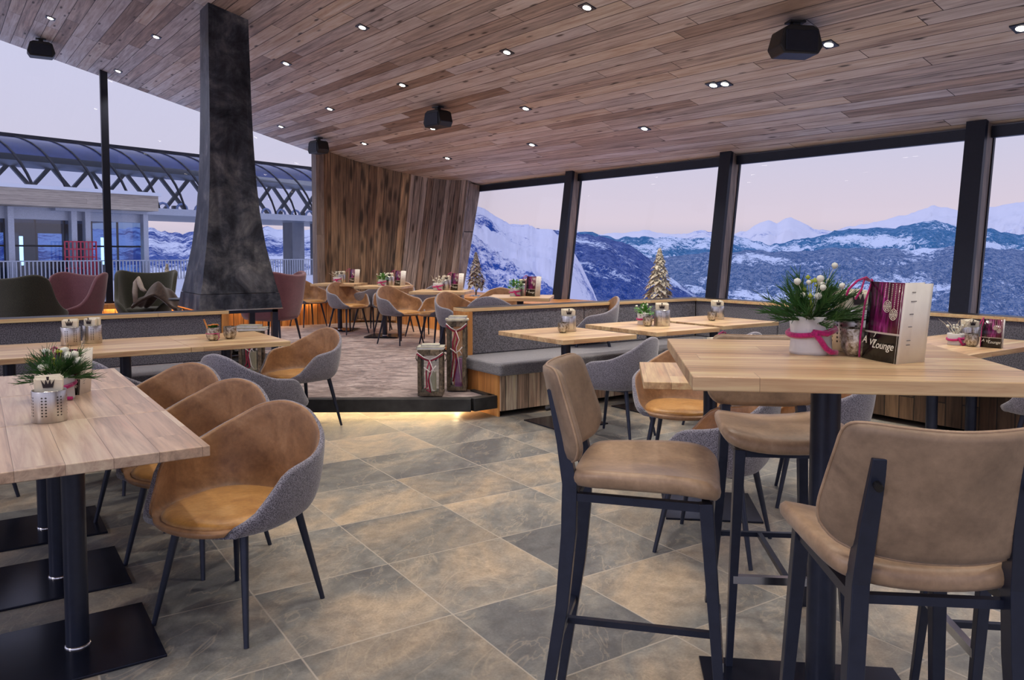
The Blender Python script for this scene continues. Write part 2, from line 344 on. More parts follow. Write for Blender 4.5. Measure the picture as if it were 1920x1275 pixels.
def jarmat():
    t = NT('mercury_glass'); n = t.noise(t.co(), 55, 4, .7); vo = t.n('TexVoronoi'); t.put(vo.inputs['Vector'], t.co()); vo.inputs['Scale'].default_value = 90
    t.set(base=t.ramp(n, [(.35, srgb(96,76,48)), (.5, srgb(168,160,148)), (.62, srgb(214,210,200))]), metal=.7, rough=.28); t.bump(vo.outputs[0], .3, .002); return t.m
M['mercury'] = jarmat()
def coverprint():
    t = NT('menu_cover_print'); s = t.sep(t.co('UV')); x, y = s[0], s[1]
    n = t.noise(t.comb(t.math('MULTIPLY', x, 7), t.math('MULTIPLY', y, 1.2), 0.), 1.5, 4, .6, .4)
    c = t.ramp(n, [(.35, srgb(22,8,20)), (.5, srgb(92,20,66)), (.6, srgb(150,44,120)), (.7, srgb(206,120,200))])
    c = t.mix(t.ramp(x, [(.15, 1.), (.45, 0.)]), c, srgb(24,10,24)); c = t.mix(t.ramp(x, [(.62, 0.), (.8, .8)]), c, srgb(84,10,34))
    c = t.mix(t.math('LESS_THAN', y, .345), c, srgb(18,14,20)); band = t.math('MULTIPLY', t.math('GREATER_THAN', y, .345), t.math('LESS_THAN', y, .368)); c = t.mix(band, c, srgb(206,196,186))
    t.set(base=c, rough=.18); return t.m
M['cover'] = coverprint()
M['ink'] = plain('grey_ink', srgb(120,120,120), .7)
def crown_pts(w):
    return [(-.36*w, -.3*w), (-.5*w, .42*w), (-.24*w, -.02*w), (-.16*w, .42*w), (0, .0), (.16*w, .42*w), (.24*w, -.02*w), (.5*w, .42*w), (.36*w, -.3*w)]

# ================================================================== setting
def struct(name, mb, mat, **k): return tag(mb.build(name, mat, **k), kind='structure')
struct('floor', MB().box((-7, -6, -.12), (7.1, 7.4, 0)), M['tile'])
# raised carpeted platform with a dark stone kerb
PZ = .18
edge = [(-7, 7.42), (1.80, 7.42), (2.05, 6.62), (3.43, 5.70), (3.62, 5.72), (3.80, 6.38), (7.15, 6.38)]
pl = MB().prism(edge+[(7.15, 13.7), (-7, 13.7)], .085, PZ-.012); struct('floor_platform', pl, M['carpet'])
struct('floor_plinth', MB().prism([(-7, 7.44), (1.86, 7.44), (2.30, 6.86), (3.50, 6.02), (3.72, 6.40), (7.15, 6.40), (7.15, 13.7), (-7, 13.7)], -.05, .085), M['plinth'])
kb = MB()
ks = [(1.86, 7.35), (2.10, 6.52), (3.44, 5.64), (3.68, 5.66), (3.70, 6.0)]
for a, b in zip(ks, ks[1:]): kb.beam((a[0], a[1], .13), (b[0], b[1], .13), .10, .11)
struct('trim_1', kb, M['darkstone'], bevel=.004)
led = MB()
inset = [(1.92, 7.35), (2.24, 6.80), (3.47, 5.94), (3.64, 6.2)]
for a, b in zip(inset, inset[1:]): led.beam((a[0], a[1], .072), (b[0], b[1], .072), .03, .012)
tag(led.build('light_strip', M['lampglow']), 'warm light strip glowing under the dark kerb of the carpeted step', 'light strip', 'hidden warm light strips')
# sloping ceiling: z falls towards the mountain windows
def cz(x, y=9.): return 2.62+.275*(7.2-x)+.010*(y-9)
c = MB().prism([(-7, -6), (7.45, -6), (7.45, 13.9), (-7, 13.9)], 0, .2); c.v = [(x, y, z+cz(x, y)) for x, y, z in c.v]
struct('ceiling', c, M['ceiling'])
# ruled timber wall in the far corner
top = [(5.12, 13.5), (5.7, 13.45), (6.3, 13.15), (6.84, 12.74), (7.08, 12.3), (7.2, 11.75)]
bot = [(5.12, 13.5), (5.5, 13.46), (5.85, 13.3), (6.15, 13.0), (6.6, 12.55), (7.02, 11.98)]
def poly(ps, t):
    L = [0]
    for a, b in zip(ps, ps[1:]): L.append(L[-1]+math.dist(a, b))
    d = t*L[-1]
    for i in range(len(ps)-1):
        if d <= L[i+1] or i == len(ps)-2:
            q = (d-L[i])/(L[i+1]-L[i]); return tuple(ps[i][k]+(ps[i+1][k]-ps[i][k])*q for k in range(len(ps[i])))
def ruled(t0, t1, name, mat, n=16):
    mb = MB(); uv = []
    for i in range(n+1):
        t = t0+(t1-t0)*i/n; a = poly(bot, t); b = poly(top, t)
        mb.v += [(a[0], a[1], .2), (b[0], b[1], cz(b[0])+.05)]; uv += [(t*2.9, 0), (t*2.9, 2.7)]
    mb.f = [(2*i, 2*i+1, 2*i+3, 2*i+2) for i in range(n)]; mb.mi = [0]*n
    o = struct(name, mb, mat, uv=uv); sm = o.modifiers.new('thick', 'SOLIDIFY'); sm.thickness = .12; sm.offset = -1; return o
ruled(0, .56, 'wall_corner', M['wallwood']); ruled(.56, 1.0, 'wall_corner_grey', M['greywood'])
# left glazed front (Y = 13.5)
struct('trim_2', MB().box((4.98, 13.34, .64), (5.12, 13.56, 3.4)), M['greybeam'])
struct('window_1', MB().box((1.66, 13.46, .62), (1.76, 13.56, 4.2)).box((-7, 13.47, .60), (5.0, 13.57, .67)), M['frame'])
g = struct('window_1_glass', MB().box((-7, 13.505, .64), (5.0, 13.515, 5.5)), M['glass'])
# sill box along the glazing, with warm light washing its boards
struct('wall_sill', MB().box((-7, 13.30, .1), (6.2, 13.62, .61)).box((6.22, 6.5, .1), (7.1, 13.3, .71)), M['sillwood'])
struct('trim_3', MB().box((-7, 13.195, .572), (6.1, 13.22, .645)).box((6.075, 6.45, .672), (6.10, 12.4, .745)).box((-7, 13.22, .61), (6.1, 13.62, .645)).box((6.10, 6.45, .71), (7.2, 13.2, .745)), M['oakend'])
led = MB().box((-7, 13.235, .59), (4.9, 13.265, .608)).box((6.115, 6.5, .69), (6.145, 12.2, .708))
tag(led.build('light_strip', M['lampglow']), 'warm light strip tucked under the window sill boards around the platform', 'light strip', 'hidden warm light strips')
# mountain side: leaning columns and panes (front face X = 7.0 at z .9, leaning out to the top)
lean = .13
def wx(z): return 7.0+lean*(z-.9)
zt = 2.68
for i, y1 in enumerate((9.164, 6.259, 3.495, .62, -2.2)):
    y0 = y1-.165; mb = MB()
    def sk(lo, hi, mi=0):
        mb.add([(x+lean*(z-.9), y, z) for x, y, z in [(lo[0],lo[1],lo[2]),(hi[0],lo[1],lo[2]),(hi[0],hi[1],lo[2]),(lo[0],hi[1],lo[2]),(lo[0],lo[1],hi[2]),(hi[0],lo[1],hi[2]),(hi[0],hi[1],hi[2]),(lo[0],hi[1],hi[2])]],
               [(0,3,2,1),(4,5,6,7),(0,1,5,4),(1,2,6,5),(2,3,7,6),(3,0,4,7)], mi)
    sk((7.0, y0, .55), (7.045, y1, zt), 0); sk((7.045, y0+.01, .55), (7.17, y1-.01, zt), 1); sk((7.17, y0, .55), (7.20, y1, zt), 0)
    struct('trim_%d' % (10+i), mb, [M['frame'], M['greybeam']])
mb = MB()
for (a, b) in ((11.95, 9.164), (9.0, 6.259), (6.095, 3.495), (3.33, .62), (.455, -2.2), (-2.365, -6)):
    za, zb = cz(7.38, a)-.055, cz(7.38, b)-.055
    mb.beam((wx(za)+.14, a, za), (wx(zb)+.14, b, zb), .06, .10); mb.beam((wx(.66)+.15, a, .66), (wx(.66)+.15, b, .66), .06, .06)
struct('window_2', mb, M['frame'])
mb = MB().add([(wx(.62)+.17, -6, .62), (wx(.62)+.17, 12.0, .62), (wx(zt)+.17, 12.0, zt), (wx(zt)+.17, -6, zt)], [(0, 1, 2, 3)])
struct('window_2_glass', mb, M['glass'])
mb = MB(); mb.beam((wx(.6)+.02, 12.0, .6), (wx(2.62)+.02, 11.78, 2.62), .14, .22); struct('trim_4', mb, M['greybeam'])
struct('wall_mountain_side', MB().box((7.02, -6, 0), (7.25, 12.0, .62)), M['greywood'])

# ---------------- exterior
def fbm(x, y, seed=0, octv=6, gain=.5):
    rs = np.random.RandomState(seed); tab = rs.rand(256, 256)
    def vn(x, y):
        xi = np.floor(x).astype(int); yi = np.floor(y).astype(int); fx = x-xi; fy = y-yi; fx = fx*fx*(3-2*fx); fy = fy*fy*(3-2*fy)
        a = tab[xi % 256, yi % 256]; b = tab[(xi+1) % 256, yi % 256]; c_ = tab[xi % 256, (yi+1) % 256]; d = tab[(xi+1) % 256, (yi+1) % 256]
        return a+(b-a)*fx+(c_-a)*fy+(a-b-c_+d)*fx*fy
    r = 0; am = 1; t = 0
    for o in range(octv):
        r = r+am*vn(x*2**o+o*17.3, y*2**o+o*9.1); t += am; am *= gain
    return r/t
def mountmat(name, hazy_forest, snow, lo, hi, sc, zs=None, det=8, dust=.35):  # blue of distance haze and dusk light is put into the forest colour
    t = NT(name); co = t.co(); n = t.noise(co, sc, det, .62, .3); n2 = t.noise(co, sc*14, 5, .7); n3 = t.noise(co, sc*60, 3, .7)
    f = t.math('ADD', n, t.math('MULTIPLY', t.math('SUBTRACT', n2, .5), .45)); f = t.math('ADD', f, t.math('MULTIPLY', t.math('SUBTRACT', n3, .5), .3))
    sp_ = t.ramp(t.math('ADD', n3, t.math('MULTIPLY', t.math('SUBTRACT', n2, .5), .8)), [(.44, 0.), (.62, 1.)])
    if zs: f = t.math('ADD', f, t.math('MULTIPLY', t.ramp(t.math('DIVIDE', t.math('SUBTRACT', t.sep(co)[2], zs[0]), zs[1]-zs[0]), [(0., 0.), (1., 1.)]), zs[2]))
    m = t.ramp(f, [(lo, 0.), (hi, 1.)]); fc = t.mix(t.ramp(n2, [(.3, 0.), (.7, 1.)]), hazy_forest, tuple(c*2.0 for c in hazy_forest)); fc = t.mix(t.math('MULTIPLY', sp_, dust), fc, tuple(.5*c for c in snow))
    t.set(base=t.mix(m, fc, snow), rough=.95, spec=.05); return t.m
def mountain(name, mat, ridge, d0, d1, z0, amp, seed, na=260, nd=70, jag=0, back=.25, power=1.0, freq=5.):
    az = np.linspace(math.atan((ridge[0][0]-960)/1473.67), math.atan((ridge[-1][0]-960)/1473.67), na)
    px = 960+1473.67*np.tan(az); yy = np.interp(px, [r[0] for r in ridge], [r[1] for r in ridge])
    t = np.linspace(0, 1+back, nd); A, T = np.meshgrid(az, t); Yp = np.tile(yy, (nd, 1))
    Dp = d0+(d1-d0)*T; rz = 1.4+(477-Yp)/1473.67*d1
    rj = (fbm(A*60+5, A*0+seed, seed, 6, .6)-.5)*jag
    prof = np.where(T <= 1, T**power, 1-(T-1)*1.5)
    X = np.tan(A)*Dp; Yf = Dp
    wxx = math.cos(TH)*X+math.sin(TH)*Yf; wyy = -math.sin(TH)*X+math.cos(TH)*Yf
    n = fbm(wxx/d1*freq+40, wyy/d1*freq+40, seed, 7, .55)-.5
    ridgen = (np.abs(fbm(wxx/d1*freq*2+90, wyy/d1*freq*2+90, seed+3, 6, .55)-.5)*-2+.3)
    Z = z0+(rz+rj-z0)*prof+(n+ridgen*.6)*amp*np.clip(np.minimum(T*4, np.maximum(1.06-T, .05)*3), 0, 1)
    mb = MB(); mb.v = list(zip(wxx.ravel().tolist(), wyy.ravel().tolist(), Z.ravel().tolist()))
    mb.f = [(j*na+i, j*na+i+1, (j+1)*na+i+1, (j+1)*na+i) for j in range(nd-1) for i in range(na-1)]; mb.mi = [0]*len(mb.f)
    return struct(name, mb, mat, smooth=True)
SN = (.72, .82, 1.)
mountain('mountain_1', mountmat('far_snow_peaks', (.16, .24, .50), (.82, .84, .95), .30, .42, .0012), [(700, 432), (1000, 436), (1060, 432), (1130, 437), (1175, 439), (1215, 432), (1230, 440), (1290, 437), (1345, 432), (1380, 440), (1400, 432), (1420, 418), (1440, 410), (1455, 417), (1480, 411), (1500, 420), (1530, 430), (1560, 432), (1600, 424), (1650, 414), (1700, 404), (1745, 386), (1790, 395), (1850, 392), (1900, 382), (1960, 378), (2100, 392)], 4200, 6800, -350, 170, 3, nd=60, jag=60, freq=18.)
mountain('mountain_2', mountmat('hazy_teal_forest_range', (.020, .12, .26), SN, .53, .58, .0030), [(700, 440), (1060, 436), (1150, 446), (1240, 448), (1330, 444), (1360, 436), (1400, 446), (1440, 460), (1500, 448), (1560, 436), (1620, 428), (1680, 430), (1750, 414), (1800, 424), (1860, 432), (1920, 440), (2100, 440)], 2300, 3900, -420, 130, 11, jag=40, freq=14.)  # teal of the range stands in for haze
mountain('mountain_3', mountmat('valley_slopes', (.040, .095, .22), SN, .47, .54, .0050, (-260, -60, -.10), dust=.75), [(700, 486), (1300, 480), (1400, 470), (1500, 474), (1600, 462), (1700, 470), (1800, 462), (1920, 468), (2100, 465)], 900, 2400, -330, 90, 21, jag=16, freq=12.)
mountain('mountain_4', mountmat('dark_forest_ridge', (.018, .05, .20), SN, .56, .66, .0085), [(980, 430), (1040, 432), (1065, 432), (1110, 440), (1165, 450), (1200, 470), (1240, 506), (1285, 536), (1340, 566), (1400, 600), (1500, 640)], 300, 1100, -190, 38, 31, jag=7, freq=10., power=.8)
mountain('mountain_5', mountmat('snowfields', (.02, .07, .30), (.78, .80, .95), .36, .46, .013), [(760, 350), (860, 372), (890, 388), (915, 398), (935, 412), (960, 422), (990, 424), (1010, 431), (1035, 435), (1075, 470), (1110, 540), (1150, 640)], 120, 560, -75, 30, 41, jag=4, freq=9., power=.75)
struct('mountain_valley_floor', MB().add([(60, -900, -340), (5000, -4500, -340), (5000, 4500, -340), (60, 900, -340)], [(0, 1, 2, 3)]), M['snow'])
# mountain seen beyond the station
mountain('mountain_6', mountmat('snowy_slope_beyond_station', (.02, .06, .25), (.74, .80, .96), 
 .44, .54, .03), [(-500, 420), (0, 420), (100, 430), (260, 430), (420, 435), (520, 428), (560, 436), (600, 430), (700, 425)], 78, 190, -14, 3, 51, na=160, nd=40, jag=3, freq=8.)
struct('ground_snow', MB().add([(-30, 13.7, -.15), (6.8, 13.7, -.15), (36, 80, -.3), (-50, 80, -.3)], [(0, 1, 2, 3)]), M['snow'])
# lift station
A0 = Vector((.85, 37.83, 0)); D = Vector((.942, .335, 0)).normalized(); Nn = Vector((-D.y, D.x, 0))
def SP(s, n, z): return A0+D*s+Nn*n+Vector((0, 0, z))
st_ = empty('lift_station', SP(0, 0, 0)); tag(st_, 'long glazed lift station with timber fascia and dark arched glass roof', 'building')
def sb(name, mb, mat, par=st_, **k):
    mb.v = [tuple(Vector(p)-A0) for p in mb.v]; return mb.build(name, mat, par, **k)
M['fascia'] = planks('station_fascia_boards', .2, 4., [srgb(176,164,150), srgb(160,148,136), srgb(188,176,160)], 0, 2, grain=.3, gap=.01, rough=.7, extra=None)
def sbox(mb, s0, s1, n0, n1, z0, z1):
    vs = [SP(s, n, z) for z in (z0, z1) for s, n in ((s0, n0), (s1, n0), (s1, n1), (s0, n1))]
    return mb.add(vs, [(0,3,2,1),(4,5,6,7),(0,1,5,4),(1,2,6,5),(2,3,7,6),(3,0,4,7)])
sb('fascia', sbox(MB(), -16, 6.8, 0, 5, 3.42, 4.12), M['fascia'])
sb('roof_snow', sbox(MB(), -16, 6.9, -.1, 5.2, 4.12, 4.27), M['snow'])
sb('canopy', sbox(sbox(MB(), 2.6, 27, .9, 8, 3.30, 3.62), -16, 6.8, 1.3, 1.6, 2.9, 3.42), M['alu'])
for s in (-8.5, -4.2, .75, 3.3, 3.9, 6.6): sb('column', sbox(MB(), s, s+.24, 1.0, 1.3, -.2, 3.4), M['alu'])
for s in (17.3, 19.4): sb('concrete_column', sbox(MB(), s, s+.9, 3.5, 4.4, -.3, 3.3), M['concrete'])
sb('front_glazing', sbox(MB(), -16, 6.8, 1.5, 1.53, .0, 3.3), M['facade'])
mb = sbox(sbox(MB(), -16, 9.0, 9, 9.3, -.2, 1.0), -16, 6.8, 9, 9.3, 2.5, 3.4)
for s in np.arange(-15, 9, 2.4): sbox(mb, s, s+.9, 8.6, 9.3, -.2, 3.3)
for s in np.arange(-16, 8, 1.2): sbox(mb, s, s+.06, 1.52, 1.62, 0, 3.3)
sbox(mb, -16, 6.8, 1.5, 1.6, 1.72, 1.80)
sb('inner_structure', mb, M['frame'])
sb('inner_ceiling', sbox(MB(), -16, 6.8, 1.6, 9, 3.0, 3.1), M['concrete'])
for s in (-3.2, 2.0, 5.6): sb('tube_lamp', sbox(MB(), s, s+.12, 3, 3.1, .9, 2.2), M['tubeglow'])
mb = sbox(MB(), -16, 27, .5, .54, 1.08, 1.13)
for s in np.arange(-16, 27, .16): sbox(mb, s, s+.05, .5, .53, .05, 1.1)
sb('railing', mb, M['alu'])
# parapet of snow in front of the railing
struct('ground_snow_bank', sbox(MB(), -20, 26, -1.0, .45, -.4, .22), M['snow'])
# red barrier
mb = MB()
for s in np.arange(2.9, 4.35, .17): sbox(mb, s, s+.05, .85, .9, .0, 1.98)
for zz in (.2, .75, 1.25, 1.6, 1.93): sbox(mb, 2.9, 4.3, .85, .9, zz, zz+.05)
rb = mb.build('barrier', M['red']); tag(rb, 'red tubular barrier gate standing before the glass front of the lift station', 'barrier')
# arched roof
def arc(s, a, n0=6., R=4.3, H=4.0, z0=3.5):   # a: 0 front foot, 1 top
    th = a*PI/2; return SP(s, n0+R*(1-math.cos(th)), z0+H*math.sin(th))
def roofband(a0, a1, s0=-26, s1=32):
    mb = MB(); n = 8; P = [[arc(s, a0+(a1-a0)*k/n) for k in range(n+1)] for s in (s0, s1)]
    mb.v = [tuple(p) for q in P for p in q]; mb.f = [(k, k+1, n+2+k, n+1+k) for k in range(n)]; mb.mi = [0]*n; return mb
sb('upper_roof_glass', roofband(.50, 1.0), M['navyglass'], smooth=True); sb('lower_roof_glass', roofband(0, .50), M['paleglass'], smooth=True)
mb = MB()
for s in np.arange(-25, 31, 1.55):
    pts = [arc(s+(10-k)*.13, k/10) for k in range(11)]
    for a, b in zip(pts, pts[1:]): mb.beam(a, b, .10, .10)
for a in (1.0, .0): mb.beam(arc(-26, a), arc(32, a), .18, .18)
mb.beam(arc(-26, 1.0)+Vector((0,0,.08)), arc(32, 1.0)+Vector((0,0,.08)), .5, .25)
sb('roof_ribs', mb, M['frame'])
mb = MB()
for s in np.arange(-25, 31, 2.2):
    mb.beam(SP(s, 13.5, 3.9), SP(s+2.2, 13.5, 6.5), .2, .2); mb.beam(SP(s+2.2, 13.5, 3.9), SP(s, 13.5, 6.5), .2, .2)
mb.beam(SP(-26, 13.5, 3.9), SP(32, 13.5, 3.9), .5, .4); mb.beam(SP(-26, 13.5, 4.2), SP(32, 13.5, 4.2), .12, .1)
for s in np.arange(-25, 31, 1.9): mb.beam(SP(s, 9., 3.6), SP(s, 9., 4.3), .5, .3)
sb('roof_truss', mb, M['frame'])
mb = MB(); sbox(mb, -26, 32, 10.3, 14, 6.35, 6.9)
sb('machinery_housing', mb, M['frame'])
mb = MB()
for s in np.arange(7.4, 24, 1.15): mb.tube([SP(s+.32*math.cos(k*PI/6), 6.6, 3.95+.32*math.sin(k*PI/6)) for k in range(12)], .07, 6, closed=True)
sb('cable_wheels', mb, M['alu'])

# ================================================================== furniture builders
def sst(a, b, x): t = max(0., min(1., (x-a)/(b-a))); return t*t*(3-2*t)
def shell_parts(P, nu, nv, th):
    """two skins (inside, outside) of a shell given its inner surface P(phi, v); phi 0 = back"""
    e = 1e-3; I = [[None]*nu for _ in range(nv)]; Nr = [[None]*nu for _ in range(nv)]; T = [None]*nu
    for i in range(nu):
        f = -PI+2*PI*i/nu
        for j in range(nv):
            v = .0001+(1-.0001)*j/(nv-1)
            p = Vector(P(f, v)); du = Vector(P(f+e, v))-Vector(P(f-e, v)); dv = Vector(P(f, min(v+e, 1)))-Vector(P(f, v-e))
            n = dv.cross(du)
            if n.length < 1e-12: n = Vector((0,0,-1))
            n.normalize()
            if j < 2: n = Vector((0,0,-1))
            I[j][i] = p; Nr[j][i] = n
            if j == nv-1: T[i] = dv.normalized()
    # outward check
    if sum(Nr[nv-1][i].dot(Vector((math.sin(-PI+2*PI*i/nu), -math.cos(-PI+2*PI*i/nu), 0))) for i in range(nu)) < 0:
        Nr = [[-n for n in r] for r in Nr]
        for j in (0, 1):
            for i in range(nu): Nr[j][i] = Vector((0,0,-1))
    def arcp(i, a): n = Nr[nv-1][i]; return I[nv-1][i]+n*th/2-n*math.cos(a)*th/2+T[i]*math.sin(a)*th/2
    ins = MB(); rows = [I[j] for j in range(nv)]+[[arcp(i, PI*k/8) for i in range(nu)] for k in (1, 2, 3)]
    ins.grid(lambda i, j: rows[j][i], nu, len(rows), cu=True, flip=True)
    rows2 = [[arcp(i, PI*k/8) for i in range(nu)] for k in (3, 4, 5, 6, 7)]+[[I[j][i]+Nr[j][i]*th for i in range(nu)] for j in range(nv-1, -1, -1)]
    out = MB(); out.grid(lambda i, j: rows2[j][i], nu, len(rows2), cu=True, flip=True)
    return ins, out
def interp(tab, x):      # monotone cubic through the table
    n = len(tab); d = [(tab[i+1][1]-tab[i][1])/(tab[i+1][0]-tab[i][0]) for i in range(n-1)]
    m = [0.]+[0. if d[i-1]*d[i] <= 0 else 2*d[i-1]*d[i]/(d[i-1]+d[i]) for i in range(1, n-1)]+[0.]
    for i in range(n-1):
        if x <= tab[i+1][0] or i == n-2:
            h = tab[i+1][0]-tab[i][0]; t = max(0., min(1., (x-tab[i][0])/h)); a, b = tab[i][1], tab[i+1][1]
            return a*(1+2*t)*(1-t)**2+b*t*t*(3-2*t)+h*(m[i]*t*(1-t)**2-m[i+1]*t*t*(1-t))
def supr(f, ax, ayb, ayf, p):
    s, c = math.sin(f), -math.cos(f); ay = ayf if c > 0 else ayb
    return 1/((abs(s)/ax)**p+(abs(c)/ay)**p)**(1/p)
def tub(f, v):
    a = abs(math.degrees(f)); zs = .425
    h = interp([(0, .350), (20, .335), (48, .262), (76, .196), (104, .172), (132, .03), (150, -.010), (180, -.018)], a)
    R = supr(f, .278, .250, .300, 2.5); Rs = R*interp([(0, .78), (80, .82), (130, .9), (180, .9)], a)
    if v < .5: r = Rs*v/.5; z = zs-.012*(1-(v/.5)**2)
    else:
        t = min(1., (v-.5)/.5); r = Rs+(R-Rs)*(1-(1-t)**2.3); z = zs+h*t**1.55
        if h > .1: r += .018*(t**2)*(h/.35)
    return (r*math.sin(f), -r*math.cos(f)+.0, z)
def make_chair():
    r = empty('tub_chair'); i, o = shell_parts(tub, 56, 22, .03)
    i.build('inner_upholstery', M['leather'], r, True); o.build('outer_shell', M['felt'], r, True)
    # seat pad
    mb = MB(); rings = [(.001, .452), (.4, .451), (.8, .449), (.93, .444), (1.0, .432), (.99, .415)]
    def sp(i, j):
        f = -PI+2*PI*i/40; R = supr(f, .230, .198, .285, 2.6); q, z = rings[j]; return (R*q*math.sin(f), -R*q*math.cos(f), z-.012*(1-q)*0)
    mb.grid(sp, 40, len(rings), cu=True); mb.build('seat_pad', M['leatherseat'], r, True)
    fr = MB().box((-.17, -.16, .384), (.17, .17, .398)); fr.build('seat_frame', M['black'], r)
    for sx in (-1, 1):
        for sy in (-1, 1):
            MB().cyl((sx*.155, sy*.15, .395), (sx*.222, sy*.222, 0), .017, .0095, 12).build('leg', M['black'], r, 'auto')
    return r
CH = Proto(make_chair)
def chair(x, y, ang, label, group, z=0): return CH.at((x, y, z), ang-PI/2, label, 'chair', group)

def pad(fn_edge, n, rings, zfun):
    mb = MB(); rows = []
    for q, dz in rings: rows.append((q, dz))
    def P(i, j):
        f = 2*PI*i/n; ex, ey = fn_edge(f); q, dz = rows[j]; x, y = ex*q, ey*q; return zfun(x, y, dz)
    mb.grid(P, n, len(rows), cu=True); return mb
RING = [(.001, .5), (.5, .5), (.85, .49), (.95, .42), (.99, .22), (1.0, 0), (.99, -.22), (.95, -.42), (.85, -.5), (.5, -.5), (.001, -.5)]
def sq(f, ax, ay, p): s, c = math.sin(f), math.cos(f); r = 1/((abs(c)/ax)**p+(abs(s)/ay)**p)**(1/p); return r*c, r*s
def smooth_outline(pts, n):
    """closed Catmull-Rom outline through pts, sampled n times"""
    m = len(pts); out = []
    for k in range(n):
        t = k*m/n; i = int(t); q = t-i; p0, p1, p2, p3 = (pts[(i+d) % m] for d in (-1, 0, 1, 2))
        out.append(tuple(.5*((2*p1[c])+(-p0[c]+p2[c])*q+(2*p0[c]-5*p1[c]+4*p2[c]-p3[c])*q*q+(-p0[c]+3*p1[c]-3*p2[c]+p3[c])*q**3) for c in (0, 1)))
    return out
def make_stool():
    r = empty('bar_stool')
    half = [(0, .205), (.12, .205), (.182, .195), (.212, .16), (.216, .08), (.205, -.06), (.192, -.15), (.165, -.19), (.10, -.205)]
    OS = smooth_outline(half+[(0, -.208)]+[(-x, y) for x, y in half[:0:-1]], 64)
    def outl(O): return lambda f: O[int(round(f/(2*PI)*64)) % 64]
    pad(outl(OS), 64, RING, lambda x, y, d: (x, y, .764+.030*(abs(x)/.21)**2.2-.018*max(0, y/.2)**3+d*.052)).build('seat', M['leatherbar'], r, True)
    half = [(0, .128), (.09, .131), (.16, .134), (.187, .120), (.198, .07), (.210, 0), (.216, -.05), (.208, -.088), (.17, -.122), (.09, -.136)]
    OB = smooth_outline(half+[(0, -.138)]+[(-x, y) for x, y in half[:0:-1]], 64)
    def bz(x, y, d):
        t = (y+.138)/.27; return (x, -.232-.060*t+.075*(abs(x)/.21)**2-d*.040, .950+y)
    pad(outl(OB), 64, RING, bz).build('backrest', M['leatherback'], r, True)
    MB().tube([bz(*OB[k], 0.12) for k in range(64)], .0035, 6, closed=True).build('piping', M['leatherbar'], r, True)
    for s in (-1, 1):
        pts = [(s*.182, -.285, 0), (s*.160, -.222, .42), (s*.150, -.206, .62), (s*.145, -.204, .76), (s*.138, -.226, .88), (s*.130, -.262, 1.02)]
        mb = MB(); vs = []
        for k, p in enumerate(pts):
            hw = .017 if k < 5 else .0145; hy = (.013, .018, .021, .021, .017, .010)[k]
            vs += [(p[0]-hw, p[1]-hy, p[2]), (p[0]+hw, p[1]-hy, p[2]), (p[0]+hw, p[1]+hy, p[2]), (p[0]-hw, p[1]+hy, p[2])]
        fs = [(3, 2, 1, 0), tuple(range(20, 24))]+[(4*k+a, 4*k+(a+1) % 4, 4*k+4+(a+1) % 4, 4*k+4+a) for k in range(5) for a in range(4)]
        mb.add(vs, fs); mb.build('rear_leg', M['black'], r, bevel=.002)
        MB().beam((s*.195, .225, 0), (s*.158, .165, .735), .022, .022, up=(0, 1, 0), w2=.036, h2=.036).build('front_leg', M['black'], r, bevel=.002)
        MB().cyl((s*.1335, -.276, .965), (s*.1335, -.258, .97), .008, n=12).build('bolt', M['blackp'], r)
        # small welded bracket between upright and seat rail
    mb = MB(); mb.beam((-.148, -.20, .725), (-.158, .165, .722), .022); mb.beam((.148, -.20, .725), (.158, .165, .722), .022); mb.beam((-.158, .165, .722), (.158, .165, .722), .022); mb.beam((-.14, -.19, .722), (.14, -.19, .722), .018)
    mb.build('seat_frame', M['black'], r)
    mb = MB(); mb.beam((-.172, -.24, .30), (.172, -.24, .30), .018); mb.beam((0, -.24, .30), (0, .20, .30), .018); mb.build('stretcher', M['black'], r)
    MB().beam((-.182, .205, .30), (.182, .205, .30), .022, .026).build('footrest', M['chrome'], r)
    return r
ST = Proto(make_stool)
def table(x, y, rz, w, d, z, label, group, mat='top', th=.036, posts=((0, 0),), fl=0., plate=.25, pr=.038, along=True, name='square_table'):
    t = empty(name, (x, y, fl), rz); tag(t, label, 'table', group)
    MB().box((-w/2, -d/2, z-th), (w/2, d/2, z)).build('tabletop', M[mat], t, bevel=.003)
    for px, py in posts:
        MB().cyl((px, py, .01), (px, py, z-th), pr, n=24).build('post', M['black'], t, 'auto')
        MB().box((px-plate, py-plate, 0), (px+plate, py+plate, .010)).build('base_plate', M['blackplate'], t, bevel=.002)
        MB().lathe([(pr+.004, .010), (pr+.004, .016), (pr, .018)], 24, (px, py, 0)).build('weld_ring', M['chrome'], t, True)
        MB().box((px-.14, py-.14, z-th-.006), (px+.14, py+.14, z-th)).build('mounting_plate', M['black'], t)
    return t

# ------------------------------------------------------------------ front left tables
G1 = 'smoked oak tables pushed together at the front left'
for i, (y, lab) in enumerate(((3.1275, 'nearest smoked oak table at the front left, cutlery tin on it'), (3.8625, 'middle smoked oak table of the front left row, pine arrangement on it'), (4.5975, 'far bare smoked oak table ending the front left row'))):
    table(-.055, y, 0, 1.40, .733, .75, lab, G1, 'topd', posts=((.32, 0), (-.37, 0)), name='dining_table')
G2 = 'tan and grey tub chairs along the front left tables'
fa = math.atan2(-.54, -.84)
chair(.826, 3.09, fa, 'nearest tan leather tub chair with grey felt back at the front left table', G2)
chair(.83, 3.79, fa+.03, 'tan tub chair second from the front, between two others at the smoked oak tables', G2)
chair(.79, 4.50, fa+.10, 'tan tub chair farthest back of the three at the smoked oak tables', G2)
